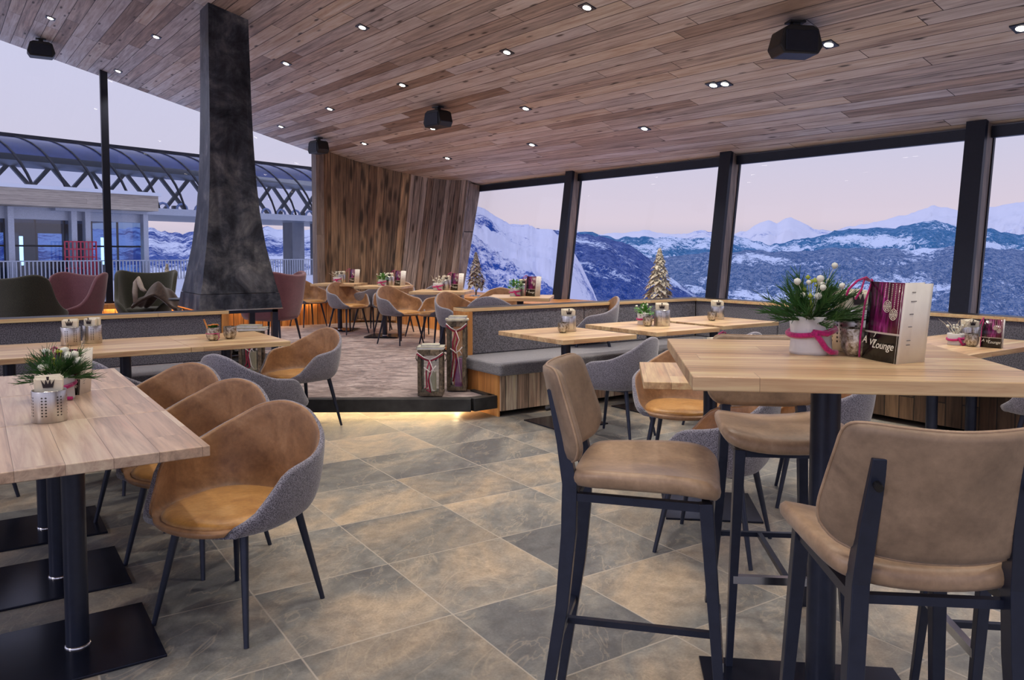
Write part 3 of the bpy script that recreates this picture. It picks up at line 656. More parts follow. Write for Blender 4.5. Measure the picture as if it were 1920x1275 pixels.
# ------------------------------------------------------------------ long bench table on the left
G3 = 'oak bench tables in a row before the left bench'
for i, (x, lab) in enumerate(((1.59, 'oak bench table at the right end of the left row, two small glasses on it'), (.883, 'oak bench table second from the right end, beside two cutlery tins'), (.176, 'oak bench table behind the pine arrangement, cutlery tins at its right side'), (-.531, 'oak bench table at the left edge of the photo'))):
    table(x, 6.235, 0, .705, .915, .75, lab, G3, 'top', name='bench_table')
G4 = 'tub chairs standing by the left bench tables'
chair(1.47, 5.10, camdir(.55, .84), 'grey felt tub chair turned away before the left bench tables, empty', G4)
chair(.78, 5.27, camdir(.50, .87), 'dark grey tub chair mostly behind the tan ones at the left', G4)
chair(-.12, 5.42, camdir(.5, .8), 'grey tub chair back showing at the left photo edge below the bench table', G4)
chair(2.17, 6.20, camdir(-.62, -.78), 'tan tub chair pulled out beside the carpeted step, facing the left tables', G4)

# ------------------------------------------------------------------ benches
b = empty('bench', (0, 0, 0)); tag(b, 'long charcoal upholstered bench with oak rail along the left tables', 'bench')
MB().box((-2.2, 6.66, .04), (1.80, 7.20, .37)).build('base', M['oldx'], b)
MB().box((-2.2, 6.60, .37), (1.80, 7.20, .46)).build('seat_cushion', M['seatwool'], b, bevel=.02)
for x0, x1 in ((-2.2, -.2), (-.19, 1.80)): MB().box((x0, 7.20, .46), (x1, 7.30, .868)).build('back_cushion', M['feltbench'], b, bevel=.012)
MB().box((-2.2, 7.18, .868), (1.86, 7.40, .90)).build('top_rail', M['trim'], b, bevel=.003)
MB().box((1.80, 7.18, .0), (1.86, 7.40, .868)).build('end_panel', M['oakend'], b, bevel=.003)
b = empty('corner_bench', (0, 0, 0)); tag(b, 'L-shaped charcoal upholstered corner bench with old wood base below mountain windows', 'bench')
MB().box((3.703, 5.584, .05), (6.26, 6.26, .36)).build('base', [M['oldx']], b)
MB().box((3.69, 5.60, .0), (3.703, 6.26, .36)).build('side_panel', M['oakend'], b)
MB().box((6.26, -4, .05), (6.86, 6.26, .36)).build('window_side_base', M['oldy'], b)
MB().box((3.66, 5.52, .36), (6.20, 6.24, .465)).build('seat_cushion', M['seatwool'], b, bevel=.022, seg=3)
MB().box((6.20, -4, .36), (6.84, 6.24, .465)).build('seat_cushion', M['seatwool'], b, bevel=.022, seg=3)
for x0, x1 in ((3.80, 5.15), (5.158, 6.80)): MB().box((x0, 6.22, .465), (x1, 6.30, .868)).build('back_cushion', M['feltbench'], b, bevel=.012)
for y0, y1 in ((-4, -.6), (-.59, 1.3), (1.31, 3.2), (3.21, 5.1), (5.11, 6.22)): MB().box((6.80, y0, .465), (6.88, y1, .868)).build('back_cushion', M['feltbench'], b, bevel=.012)
MB().box((3.72, 6.20, .868), (6.98, 6.42, .90)).box((6.78, -4, .868), (6.98, 6.20, .90)).build('top_rail', M['trim'], b, bevel=.003)
MB().box((3.72, 6.20, .0), (3.80, 6.42, .868)).build('end_panel', M['oakend'], b, bevel=.003)
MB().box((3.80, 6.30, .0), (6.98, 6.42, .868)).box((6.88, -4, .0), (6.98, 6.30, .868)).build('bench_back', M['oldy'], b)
# ------------------------------------------------------------------ bench tables right
G5 = 'oak bench tables before the corner bench'
for x, y, w, d, lab in ((4.03, 5.10, .755, .89, 'oak bench table nearest the bench end panel, single napkin tin on it'), (5.05, 5.15, .77, .93, 'middle oak bench table with green plant and napkin tin'), (5.99, 5.24, .80, .92, 'oak bench table in the corner below the window column')):
    table(x, y, 0, w, d, .75, lab, G5, 'top', pr=.04, name='bench_table')
chair(4.02, 4.46, math.radians(112), 'grey felt tub chair drawn up to the bench table nearest the bench end', 'tub chairs on the tiled floor at the right')
chair(5.02, 4.30, math.radians(100), 'grey tub chair only peeking over the tall oak table, at the middle bench table', 'tub chairs on the tiled floor at the right')
# diamond-turned table behind the tall one
table(3.33, 2.93, math.radians(48), .755, .755, .75, 'low square oak table turned diagonally behind the tall oak table', 'low oak tables at the right', name='dining_table')
G6 = 'tub chairs on the tiled floor at the right'
chair(2.90, 2.52, math.radians(117), 'grey felt tub chair seen from behind between two bar stools', G6)
chair(3.72, 3.50, camdir(-.35, -.93), 'tub chair with cognac seat half under the diagonal low table', G6)
chair(3.93, 2.66, camdir(-.93, .30), 'tan and grey tub chair behind the thick post of the tall table', G6)
chair(4.86, 3.52, camdir(.3, -.9), 'tan tub chair whose rim shows left of the white plant pot', G6)
chair(5.62, 2.10, math.radians(95), 'tan and grey tub chair below the right window-side table', G6)
G7 = 'low oak tables at the right'
table(5.865, 2.88, 0, 1.33, .76, .75, 'long low oak table before the window bench with twig arrangement on it', G7, posts=((-.285, 0), (.28, 0)), name='dining_table')
# ------------------------------------------------------------------ tall table and stools
HA = math.radians(-41.5)
ht = table(2.062, 1.375, HA, .86, .876, 1.10, 'tall square oak bar table on a thick black post', None, 'top', pr=.042, plate=.32, name='bar_table')
G8 = 'camel leather bar stools round the tall table'
hd = lambda a: (math.cos(HA+a), math.sin(HA+a))
ST.at((1.605, 1.645, 0), math.radians(-48)-PI/2, 'camel leather bar stool on the left of the tall table, seen from the side', 'bar stool', G8)
ST.at((2.365, 1.775, 0), HA+PI+.03, 'bar stool on the far side of the tall table, facing the viewer', 'bar stool', G8)
ST.at((1.655, .925, 0), HA+.02, 'nearest bar stool, its taupe leather back and two uprights towards the viewer', 'bar stool', G8)
ST.at((2.52, 1.02, 0), HA+PI/2, 'bar stool mostly hidden behind the nearest one, only its legs showing', 'bar stool', G8)

# ------------------------------------------------------------------ fireplace
f = empty('fireplace', (2.30, 8.85, PZ)); tag(f, 'freestanding black steel fireplace with tapering chimney hood rising to the ceiling', 'fireplace')
ztop = cz(2.3)-PZ+.05
prof = [(.99, .40, .455), (1.10, .375, .425), (1.27, .345, .385), (1.50, .305, .335), (1.84, .265, .285), (2.2, .24, .25), (2.6, .225, .225), (3.1, .215, .20), (3.6, .21, .185), (ztop+PZ, .205, .18)]
mb = MB()
for z, hx, hy in prof:
    b_ = len(mb.v); mb.v += [(-hx, -hy, z-PZ), (hx, -hy, z-PZ), (hx, hy, z-PZ), (-hx, hy, z-PZ)]
    if b_: 
        mb.f += [(b_-4+k, b_-4+(k+1) % 4, b_+(k+1) % 4, b_+k) for k in range(4)]; mb.mi += [0]*4
n0 = len(mb.v)-4; mb.f.append((n0, n0+1, n0+2, n0+3)); mb.mi.append(0)
# the sloping top follows the ceiling
mb.v[-4:] = [(x, y, cz(2.3+x)-PZ+.02) for x, y, z in mb.v[-4:]]
mb.build('chimney_hood', M['hood'], f)
mb = MB(); z0, z1 = .82-PZ, .985-PZ
mb.v = [(-.43, -.485, z0), (.43, -.485, z0), (.43, .485, z0), (-.43, .485, z0), (-.405, -.46, z1), (.405, -.46, z1), (.405, .46, z1), (-.405, .46, z1)]
mb.f = [(0,1,5,4),(1,2,6,5),(2,3,7,6),(3,0,4,7),(4,5,6,7)]; mb.mi = [0]*5; mb.build('hood_skirt', M['hood'], f)
mb = MB()
for a, b_ in (((-.43,-.485),(.43,-.485)),((.43,-.485),(.43,.485)),((.43,.485),(-.43,.485)),((-.43,.485),(-.43,-.485))): mb.beam((*a, z0), (*b_, z0), .012)
mb.build('hood_edge', M['chrome'], f)
MB().box((-.235, -.21, cz(2.55)-PZ-.02), (.235, .21, cz(2.05)-PZ+.02)).build('ceiling_collar', M['blackp'], f) if False else None
for sx in (-1, 1):
    for sy in (-1, 1): MB().box((sx*.36-.03, sy*.42-.03, 0), (sx*.36+.03, sy*.42+.03, .64)).build('leg', M['black'], f)
mb = MB(); mb.box((-.39, -.45, .60), (.39, -.41, .645)).box((-.39, .41, .60), (.39, .45, .645)).box((-.39, -.45, .60), (-.35, .45, .645)).box((.35, -.45, .60), (.39, .45, .645)); mb.build('frame', M['black'], f)
MB().box((-.40, -.46, 0), (.40, .46, .10)).build('hearth', M['darkstone'], f, bevel=.005)
mb = MB(); rs = random.Random(3)
for k in range(5): a = k*1.25; mb.cyl((-.2*math.cos(a), -.2*math.sin(a), .13+.03*(k % 2)), (.2*math.cos(a), .2*math.sin(a), .15+.05*(k % 3)), .035, n=8)
mb.build('log_stack', M['bark'], f, 'auto')

# ------------------------------------------------------------------ platform tables and chairs
G9 = 'small oak tables on the carpeted platform'
PT = ((4.86, 12.03, 'oak table farthest back on the platform beside the glazed front'), (5.04, 10.73, 'oak platform table with the green leafy pot, before the brown timber wall'), (4.98, 8.87, 'oak platform table in front of the grey leaning timber wall'), (5.03, 7.19, 'oak platform table just behind the corner bench back'))
for x, y, lab in PT: table(x, y, -.72, .71, .71, .75, lab, G9, 'top', fl=PZ, name='dining_table')
G10 = 'tub chairs on the carpeted platform'
for px, d, r_, q, lab in (
  (577, 13.3, .7, -.7, 'tub chair farthest left on the platform by the glazed front'),
  (652, 12.1, .78, -.62, 'tan tub chair second from the left on the platform'),
  (750, 10.7, .78, -.62, 'tan tub chair third from the left on the platform, before the leafy plant table'),
  (868, 8.95, .78, -.62, 'tan tub chair rising behind the tall lantern'),
  (697, 12.6, -.85, .5, 'grey tub chair behind the second platform chair, back turned'),
  (738, 12.2, -.4, -.9, 'tub chair partly hidden behind the third platform chair'),
  (799, 11.6, -.7, .7, 'dark grey tub chair under the left side of the twig arrangement table'),
  (827, 10.6, -.8, -.5, 'tub chair with tan seat tucked behind the black post of the third platform table'),
  (930, 9.95, -.2, -.97, 'tub chair with reddish rim behind the last platform table'),
  (932, 8.30, .3, .95, 'grey tub chair whose low rim shows above the bench rail left'),
  (1106, 8.05, -.95, -.1, 'tub chair whose rounded back rises above the bench rail beside the column')):
    x, y, _ = RF(px, d); chair(x, y, camdir(r_, q), lab, G10, PZ)

# wing chairs
def wing(f, v):
    a = abs(math.degrees(f)); zs = .40
    h = interp([(0, .53), (30, .54), (58, .575), (78, .53), (98, .30), (116, .19), (136, .14), (160, .0), (180, -.01)], a)
    R = supr(f, .315, .29, .33, 3.0); Rs = R*.80
    if v < .5: r = Rs*v/.5; z = zs
    else:
        t = min(1., (v-.5)/.5); r = Rs+(R-Rs)*(1-(1-t)**2.6); z = zs+h*t**1.4; r += .045*(t**2)*(h/.5)
    return (r*math.sin(f), -r*math.cos(f), z)
def make_wing(mat):
    r = empty('wing_chair'); i, o = shell_parts(wing, 64, 24, .05)
    i.build('inner_upholstery', M[mat], r, True); o.build('outer_shell', M[mat], r, True)
    pad(lambda f: sq(f, .235, .25, 4), 40, RING, lambda x, y, d: (x, y+.04, .43+d*.10)).build('seat_cushion', M[mat], r, True)
    for sx in (-1, 1):
        for sy in (-1, 1): MB().cyl((sx*.2, sy*.2, .38), (sx*.26, sy*.26, 0), .018, .011, 12).build('leg', M['black'], r, 'auto')
    return r
WO = Proto(lambda: make_wing('olive')); WM = Proto(lambda: make_wing('mauve')); G11 = 'high-backed wing chairs round the fireplace'
def rf3(px, d, z=PZ): return RF(px, d, z)
WO.at(rf3(46, 8.9), camdir(.25, .97)-PI/2, 'dark olive wing chair at the left photo edge, back turned', 'armchair', G11)
WM.at(rf3(128, 9.7), camdir(-.35, -.93)-PI/2, 'mauve wing chair beside the window mullion, left of the fireplace', 'armchair', G11)
WO.at(rf3(272, 11.0), camdir(.25, -.97)-PI/2, 'dark olive wing chair with a brown blanket over its seat', 'armchair', G11)
WM.at(rf3(512, 10.4), camdir(-.9, .25)-PI/2, 'mauve wing chair half hidden behind the right side of the fireplace', 'armchair', G11)
# blanket on the olive chair
x, y, _ = RF(300, 10.6); rs = np.random.RandomState(5)
mb = MB()
def bl(i, j):
    u, w = i/29, j/23; X = (u-.5)*.62; Y = (w-.5)*.42
    hgt = .28*math.exp(-((X+.03)/.2)**2-((Y)/.22)**2)+.10*math.sin(u*11+w*4)*math.sin(w*7)*.5
    return (X, Y, .16+hgt-.12*abs(X)*2)
mb.grid(bl, 30, 24); t_ = empty('blanket', (x, y, PZ+.42), camdir(1, 0)); tag(t_, 'crumpled dark brown blanket with pale lining thrown on the olive wing chair', 'blanket')
o = mb.build('cover', M['fur'], t_, True); sm = o.modifiers.new('t', 'SOLIDIFY'); sm.thickness = .035
mb = MB(); mb.tube([(-.26, -.16, .16), (-.275, -.14, .30), (-.27, -.12, .42), (-.24, -.12, .47), (-.21, -.13, .40), (-.17, -.16, .34), (-.12, -.18, .31)], [.03, .035, .035, .04, .035, .03, .02], 10)
mb.build('pale_lining', M['furwhite'], t_, True)
# side table by the fireplace
x, y, _ = RF(350, 10.0); t_ = empty('side_table', (x, y, PZ)); tag(t_, 'small dark round side table between olive wing chair and fireplace', 'table')
MB().lathe([(.001, .66), (.22, .66), (.225, .65), (.22, .635), (.001, .635)], 32).build('tabletop', M['blackp'], t_, 'auto'); MB().cyl((0, 0, .01), (0, 0, .64), .02).build('post', M['black'], t_, 'auto'); MB().lathe([(.001, .012), (.16, .01), (.16, 0)], 28).build('base_plate', M['blackplate'], t_, 'auto')
x, y, _ = RF(-6, 10.0); t_ = empty('side_table', (x, y, PZ)); tag(t_, 'dark side table edge at the far left behind the olive wing chair', 'table')
MB().box((-.35, -.35, .62), (.35, .35, .655)).build('tabletop', M['blackp'], t_, bevel=.004); MB().cyl((0, 0, .01), (0, 0, .62), .03).build('post', M['black'], t_, 'auto'); MB().box((-.2, -.2, 0), (.2, .2, .01)).build('base_plate', M['blackplate'], t_)

# ------------------------------------------------------------------ lanterns
def make_lantern(w, h, handle=True, books=0, pink=False):
    r = empty('lantern'); p = .032
    MB().box((-w/2, -w/2, 0), (w/2, w/2, .03)).build('base', M['oldwood'], r, bevel=.004)
    MB().box((-w/2, -w/2, h-.05), (w/2, w/2, h)).build('top_board', M['oldwood'], r, bevel=.004)
    for sx in (-1, 1):
        for sy in (-1, 1): MB().box((sx*(w/2-p/2)-p/2, sy*(w/2-p/2)-p/2, .03), (sx*(w/2-p/2)+p/2, sy*(w/2-p/2)+p/2, h-.05)).build('corner_post', M['oldwood'], r, bevel=.004)
    q = w/2-p*.6
    for a in range(4):
        g_ = MB().box((-q+.005, -q-.002, .03), (q-.005, -q+.002, h-.05)).xf(Matrix.Rotation(a*PI/2, 4, 'Z')); g_.build('pane', M['lantglass'], r)
    MB().cyl((.01, .0, .03), (.01, 0, min(.28, h*.5)), .034, n=20).build('candle', M['pinkcandle' if pink else 'candle'], r, 'auto')
    yb = -w/2-.008; zt_ = h-.065
    rb = MB()
    for s in (-1, 1): rb.tube([(s*w*.52, yb+.01, zt_+.03), (s*w*.25, yb-.006, zt_-.01), (0, yb-.012, zt_-.03)], .0065, 6)
    rb.tube([(0, yb-.012, zt_-.02), (.012, yb-.016, zt_-.09), (-.012, yb-.012, zt_-.20), (.006, yb-.008, zt_-.30), (-.028, yb-.008, zt_*.12+.02)], .0075, 6)
    rb.tube([(0, yb-.012, zt_-.02), (-.03, yb-.012, zt_-.12), (-.025, yb-.01, zt_-.26), (-.045, yb-.008, zt_*.22)], .0065, 6)
    rb.build('red_ribbon', M['redribbon'], r, True)
    rb = MB()
    for s in (-1, 1): rb.tube([(s*w*.52, yb+.008, zt_+.045), (s*w*.25, yb-.010, zt_+.005), (0, yb-.016, zt_-.015)], .004, 6)
    rb.tube([(0, yb-.018, zt_-.02), (.03, yb-.016, zt_-.10), (.0, yb-.014, zt_-.17), (.02, yb-.01, zt_-.28), (.045, yb-.01, zt_*.15)], .0045, 6)
    # small antler cross
    zc = h*.58; rb.tube([(-.05, yb-.01, zc+.02), (-.02, yb-.02, zc), (0, yb-.018, zc-.02), (.03, yb-.016, zc+.005), (.055, yb-.012, zc+.035)], .005, 6); rb.tube([(.03, yb-.016, zc+.005), (.05, yb-.012, zc-.03)], .004, 6)
    rb.build('white_ribbon', M['whiteribbon'], r, True)
    if handle:
        for s in (-1, 1): MB().tube([(s*w/2, 0, h*.9), (s*(w/2+.02), 0, h*.87), (s*(w/2+.026), 0, h*.78), (s*(w/2+.012), 0, h*.72)], .006, 6).build('rope_handle', M['bark'], r, True)
    return r
LA = camdir(0, 1)-PI/2
def book(x, y, z, rz, w, d, h, label, lab2='books on the lanterns'):
    b_ = empty('book', (x, y, z), rz); tag(b_, label, 'book', lab2)
    MB().box((-w/2, -d/2, 0), (w/2, d/2, h*.16)).box((-w/2, -d/2, h*.84), (w/2, d/2, h)).box((-w/2, -d/2, 0), (-w/2+.004, d/2, h)).build('cover', M['book'], b_)
    MB().box((-w/2+.004, -d/2+.003, h*.16), (w/2-.004, d/2-.003, h*.84)).build('page_block', M['bookwhite'], b_)
x, y = 3.265, 6.02; lt = make_lantern(.215, .40); lt.location = (x, y, PZ); lt.rotation_euler.z = LA; tag(lt, 'short wooden lantern with ribbons at the edge of the carpeted step', 'lantern', 'wooden ribbon lanterns')
book(x, y, PZ+.40, LA, .235, .20, .022, 'larger white-paged book lying on the short lantern'); book(x, y+.01, PZ+.422, LA+.06, .16, .14, .016, 'smaller grey book topmost on the short lantern')
x, y = 3.575, 6.10; lt = make_lantern(.175, .625, False, pink=True); lt.location = (x, y, PZ); lt.rotation_euler.z = LA-.03; tag(lt, 'tall narrow wooden lantern leaning room against the bench end panel, pink candle inside', 'lantern', 'wooden ribbon lanterns')
lt['label'] = 'tall narrow wooden lantern with pink candle beside the bench end panel'
t_ = empty('wood_slice', (x, y, PZ+.625), LA); tag(t_, 'pale wooden disc lying on the tall lantern', 'board'); MB().lathe([(.001, 0), (.105, 0), (.108, .009), (.105, .018), (.001, .018)], 24).build('disc', M['driftwood'], t_, 'auto')
book(x+.01, y, PZ+.643, LA-.05, .16, .14, .022, 'grey book lying on the tall lantern')
x, y, _ = RF(470, 8.05); lt = make_lantern(.22, .44); lt.location = (x, y, PZ); lt.rotation_euler.z = LA+.1; tag(lt, 'wooden lantern with red ribbon in front of the fireplace', 'lantern', 'wooden ribbon lanterns')
book(x, y, PZ+.44, LA+.1, .30, .2, .03, 'dark-covered book lying on the fireplace lantern'); book(x-.02, y, PZ+.47, LA, .22, .16, .026, 'smaller book topmost on the fireplace lantern')

t_ = empty('wall_socket', (5.80, 13.275, .46)); tag(t_, 'small black socket box on the glowing sill boards behind the platform tables', 'socket')
MB().box((-.04, -.02, -.04), (.04, .03, .04)).build('box', M['blackp'], t_, bevel=.004); MB().lathe([(.001, .0), (.02, .0), (.022, .004)], 16).xf(Matrix.Translation((0, -.022, 0)) @ Matrix.Rotation(PI/2, 4, 'X')).build('outlet', M['frame'], t_)
# ------------------------------------------------------------------ dried bark trees
def make_tree(h, w, seed, mat, n=120, stand=True):
    r = empty('decorative_tree'); rs = random.Random(seed); mb = MB(); z0 = h*.16 if stand else h*.02
    for k in range(n):
        t = k/n; z = z0+(h-z0)*(t**.9); a = k*2.4; R = w/2*max(0., 1-t)**.85*(.55+.45*rs.random())+.004
        L = .09*(1-t*.6)*(h/.6)*(.8+.5*rs.random()); wd = L*.34
        base = Vector((R*.35*math.cos(a), R*.35*math.sin(a), z+L*.35)); tip = Vector((R*math.cos(a), R*math.sin(a), z-L*.35)); side = Vector((-math.sin(a), math.cos(a), 0)); mid = (base+tip)/2+Vector((math.cos(a), math.sin(a), .5))*L*.16
        tw = rs.uniform(-.4, .4)*L
        mb.add([base, mid-side*wd, mid+side*wd, tip+side*tw, mid+Vector((0,0,-.008))], [(0, 1, 3, 2), (0, 2, 4), (0, 4, 1), (1, 4, 3), (4, 2, 3)])
    mb.build('bark_scales', M[mat], r, False)
    MB().cyl((0, 0, 0), (0, 0, h*.9), .012*(h/.6), .004).build('stem', M['bark'], r, 'auto')
    if stand: MB().lathe([(.001, .016), (.09, .014), (.095, 0), (.001, 0)], 24).build('base', M['alu'], r, 'auto')
    return r
G12 = 'dried decorative trees on the window sills'
t_ = make_tree(.68, .42, 1, 'bark', 150); t_.location = (6.48, 10.47, .745); tag(t_, 'dark bark scale tree on a round foot before the first mountain window', 'decorative tree', G12)
t_ = make_tree(.72, .52, 2, 'driftwood', 260, False); t_.location = (6.85, 6.85, .745); tag(t_, 'pale dried wood tree in the window corner behind the bench', 'decorative tree', G12)
t_ = make_tree(.60, .32, 5, 'driftwood', 150, False); t_.location = (2.52, 13.36, .645); tag(t_, 'pale dried wood tree on the sill left of the chimney', 'decorative tree', G12)

# ------------------------------------------------------------------ table ware
def make_tin():
    r = empty('cutlery_tin'); MB().lathe([(.001, .004), (.062, .004), (.064, 0), (.0655, .002), (.0655, .13), (.064, .133), (.0625, .13), (.0625, .008)], 48).build('tin_body', M['steel'], r, True); return r
TIN = Proto(make_tin)
def make_napkins():
    r = empty('napkin_stack'); mb = MB()
    for k in range(6):
        a = -.10+k*.05; mm = Matrix.Translation((0, .028-k*.0088, .0)) @ Matrix.Rotation(a*.6, 4, 'X') @ Matrix.Rotation((k % 3-1)*.035, 4, 'Y')
        s_ = MB().box((-.048, -.004, .02), (.048, .004, .190-.002*k)); s_.xf(mm); mb.add(s_.v, s_.f)
    nb = mb.build('folded_napkins', M['cream'], r, bevel=.001)
    mm = Matrix.Translation((0, -.0362, .160)) @ Matrix.Rotation(.09, 4, 'X') @ Matrix.Rotation(PI/2, 4, 'X')
    c_ = MB(); pts = crown_pts(.05); c_.prism(pts, 0, .0012, M=mm)
    c_.prism([(x*.12, y*.12+.0245) for x, y in ((-.03, -.06), (.03, -.06), (.045, .06), (-.045, .06))], 0, .0012, M=mm)
    c_.build('printed_crown', M['crown'], r); return r
NAP = Proto(make_napkins)
def tin(x, y, z, rz, lab, labn, s=1.):
    o = TIN.at((x, y, z), rz, lab, 'cutlery tin', 'perforated steel cutlery tins'); o.scale = (s, s, s)
    n = NAP.at((x, y, z), rz, labn, 'napkins', 'cream crown napkins in the tins'); n.scale = (s, s, s)
def make_jar(mat='mercury', hh=.082, rr=.041):
    r = empty('tealight_glass')
    fc = lambda a, z: 1+.02*abs(math.sin(a*5))*(1 if z > .012 else .3)
    MB().lathe([(.001, 0), (rr*.55, 0), (rr*.8, .010), (rr*.97, .028), (rr, .05), (rr*.95, hh), (rr*.91, hh), (rr*.94, .05), (rr*.9, .028), (rr*.7, .014), (.001, .012)], 40, fac=fc).build('glass_bowl', M[mat], r, 'auto')
    MB().cyl((0, 0, .014), (0, 0, .03), rr*.5, n=16).build('tealight', M['candle'], r, 'auto'); return r
JAR = Proto(make_jar)
def jar(x, y, z, lab, s=1.):
    o = JAR.at((x, y, z), .3, lab, 'tealight glass', 'faceted tealight glasses'); o.scale = (s, s, s); return o
def make_plant(kind, seed, spread=.15, hh=.16, pr_=.062, ph=.11, fs=1.):
    r = empty('potted_plant'); rs = random.Random(seed)
    n1 = rs.random()*9
    MB().lathe([(.001, 0), (pr_*.98, 0), (pr_*1.0, .01), (pr_*.97, ph*.5), (pr_*1.06, ph), (pr_*1.02, ph+.003), (pr_*.92, ph*.85), (.001, ph*.8)], 32, fac=lambda a, z: 1+.04*math.sin(3*a+n1)+.02*math.sin(7*a+z*40)).build('pot', M['potwhite'], r, True)
    rb = MB(); zr = ph*.62; q = pr_*1.10
    rb.tube([(q*math.cos(a), q*math.sin(a), zr+.012*math.sin(a*1.0+1.2)) for a in [2*PI*k/32 for k in range(32)]], .0085, 8, closed=True)
    rb.tube([(-.3*q, -q*.98, zr+.004), (0, -q*1.08, zr-.02), (.25*q, -q*1.1, zr-.045), (.5*q, -q*1.05, .012), (.8*q, -q*.95, .010)], .009, 8)
    rb.tube([(-.3*q, -q*.98, zr+.002), (.3*q, -q*1.1, zr-.004), (.85*q, -q*.75, zr+.006)], .008, 8)
    o = rb.build('wool_ribbon', M['pinkwool'], r, True)
    f = MB(); c0 = Vector((0, 0, ph*.9))
    if kind == 'pine':
        for k in range(62):
            a = rs.random()*2*PI; el = rs.uniform(.05, 1.25); L = rs.uniform(.55, 1)*spread
            d = Vector((math.cos(a)*math.cos(el), math.sin(a)*math.cos(el), math.sin(el)*.9)); tip = c0+d*L+Vector((0, 0, -.02*(1-el)))
            f.cyl(c0, tip, .002, .001, 4, cap=False)
            for j in range(26):
                b_ = c0.lerp(tip, .35+.65*j/26); dd = (d+Vector((rs.uniform(-1, 1), rs.uniform(-1, 1), rs.uniform(-.6, .9)))*.55).normalized()*rs.uniform(.032, .055)
                f.tube([b_, b_+dd], [.0016, .0006], 3, False)
    elif kind == 'leafy':
        for k in range(110):
            a = rs.random()*2*PI; el = rs.uniform(0, 1.4); L = rs.uniform(.5, 1)*spread*.8; d = Vector((math.cos(a)*math.cos(el), math.sin(a)*math.cos(el), math.sin(el)))
            p = c0+d*L; s_ = d.cross(Vector((0, 0, 1))); s_ = (s_ if s_.length > .1 else Vector((1, 0, 0))).normalized()*.012; u = (d+Vector((0, 0, rs.uniform(-.6, .6)))).normalized()*.034
            f.add([p-u*.5, p+s_, p+u*.6, p-s_, p+Vector((0, 0, .004))], [(0, 1, 4), (1, 2, 4), (2, 3, 4), (3, 0, 4)])
    else:   # twigs
        for k in range(8):
            a = rs.random()*2*PI; p = c0.copy(); pts = [p]
            for j in range(5): p = p+Vector((math.cos(a)*.02+rs.uniform(-.02, .02), math.sin(a)*.02+rs.uniform(-.02, .02), rs.uniform(.008, .032))); pts.append(p)
            f.tube(pts, [.004, .0035, .003, .0025, .002, .0015], 6)
    f.build('twigs' if kind == 'twig' else 'foliage', M[{'pine': 'needle', 'leafy': 'leafg', 'twig': 'driftwood'}[kind]], r, False)
    fl_ = MB(); n = {'pine': 16, 'leafy': 9, 'twig': 7}[kind]
    for k in range(n):
        a = rs.random()*2*PI; p = c0+Vector((math.cos(a)*rs.uniform(.1, .6)*spread, math.sin(a)*rs.uniform(.1, .6)*spread, rs.uniform(.35, 1.05)*hh if kind == 'pine' else rs.uniform(.3, .7)*hh))
        R = rs.uniform(.008, .013)*fs; fl_.lathe([(.0005, -R), (R*.7, -R*.6), (R, 0), (R*.75, R*.6), (.0005, R*.9)], 8, c=tuple(p))
        fl_.tube([c0, c0.lerp(p, .5)+Vector((0, 0, .01)), p], [.0012, .0011, .001], 4, False)
    fl_.build('white_buds', M['flower'], r, True)
    if kind == 'pine':
        g_ = MB()
        for k in range(9):
            a = rs.random()*2*PI; p = c0+Vector((math.cos(a)*.03, math.sin(a)*.03, rs.uniform(.05, .13))); g_.lathe([(.0005, -.008), (.009, 0), (.0005, .008)], 6, c=tuple(p)); g_.tube([c0, p], [.0012, .001], 4, False)
        g_.build('yellow_buds', M['yellow'], r, True)
    return r
def put(o, x, y, z, rz, lab, s=1., cat='plant arrangement', group='plants in white cloth pots with pink ribbon'):
    o.location = (x, y, z); o.rotation_euler.z = rz; o.scale = (s, s, s); return tag(o, lab, cat, group)
def text_mesh(body, size, shear=.25):
    c_ = bpy.data.curves.new('t', 'FONT'); c_.body = body; c_.size = size; c_.shear = shear; c_.extrude = .0004; c_.align_x = 'CENTER'
    o = bpy.data.objects.new('t', c_); COL.objects.link(o); dg = bpy.context.evaluated_depsgraph_get(); me = bpy.data.meshes.new_from_object(o.evaluated_get(dg)); bpy.data.objects.remove(o); return me
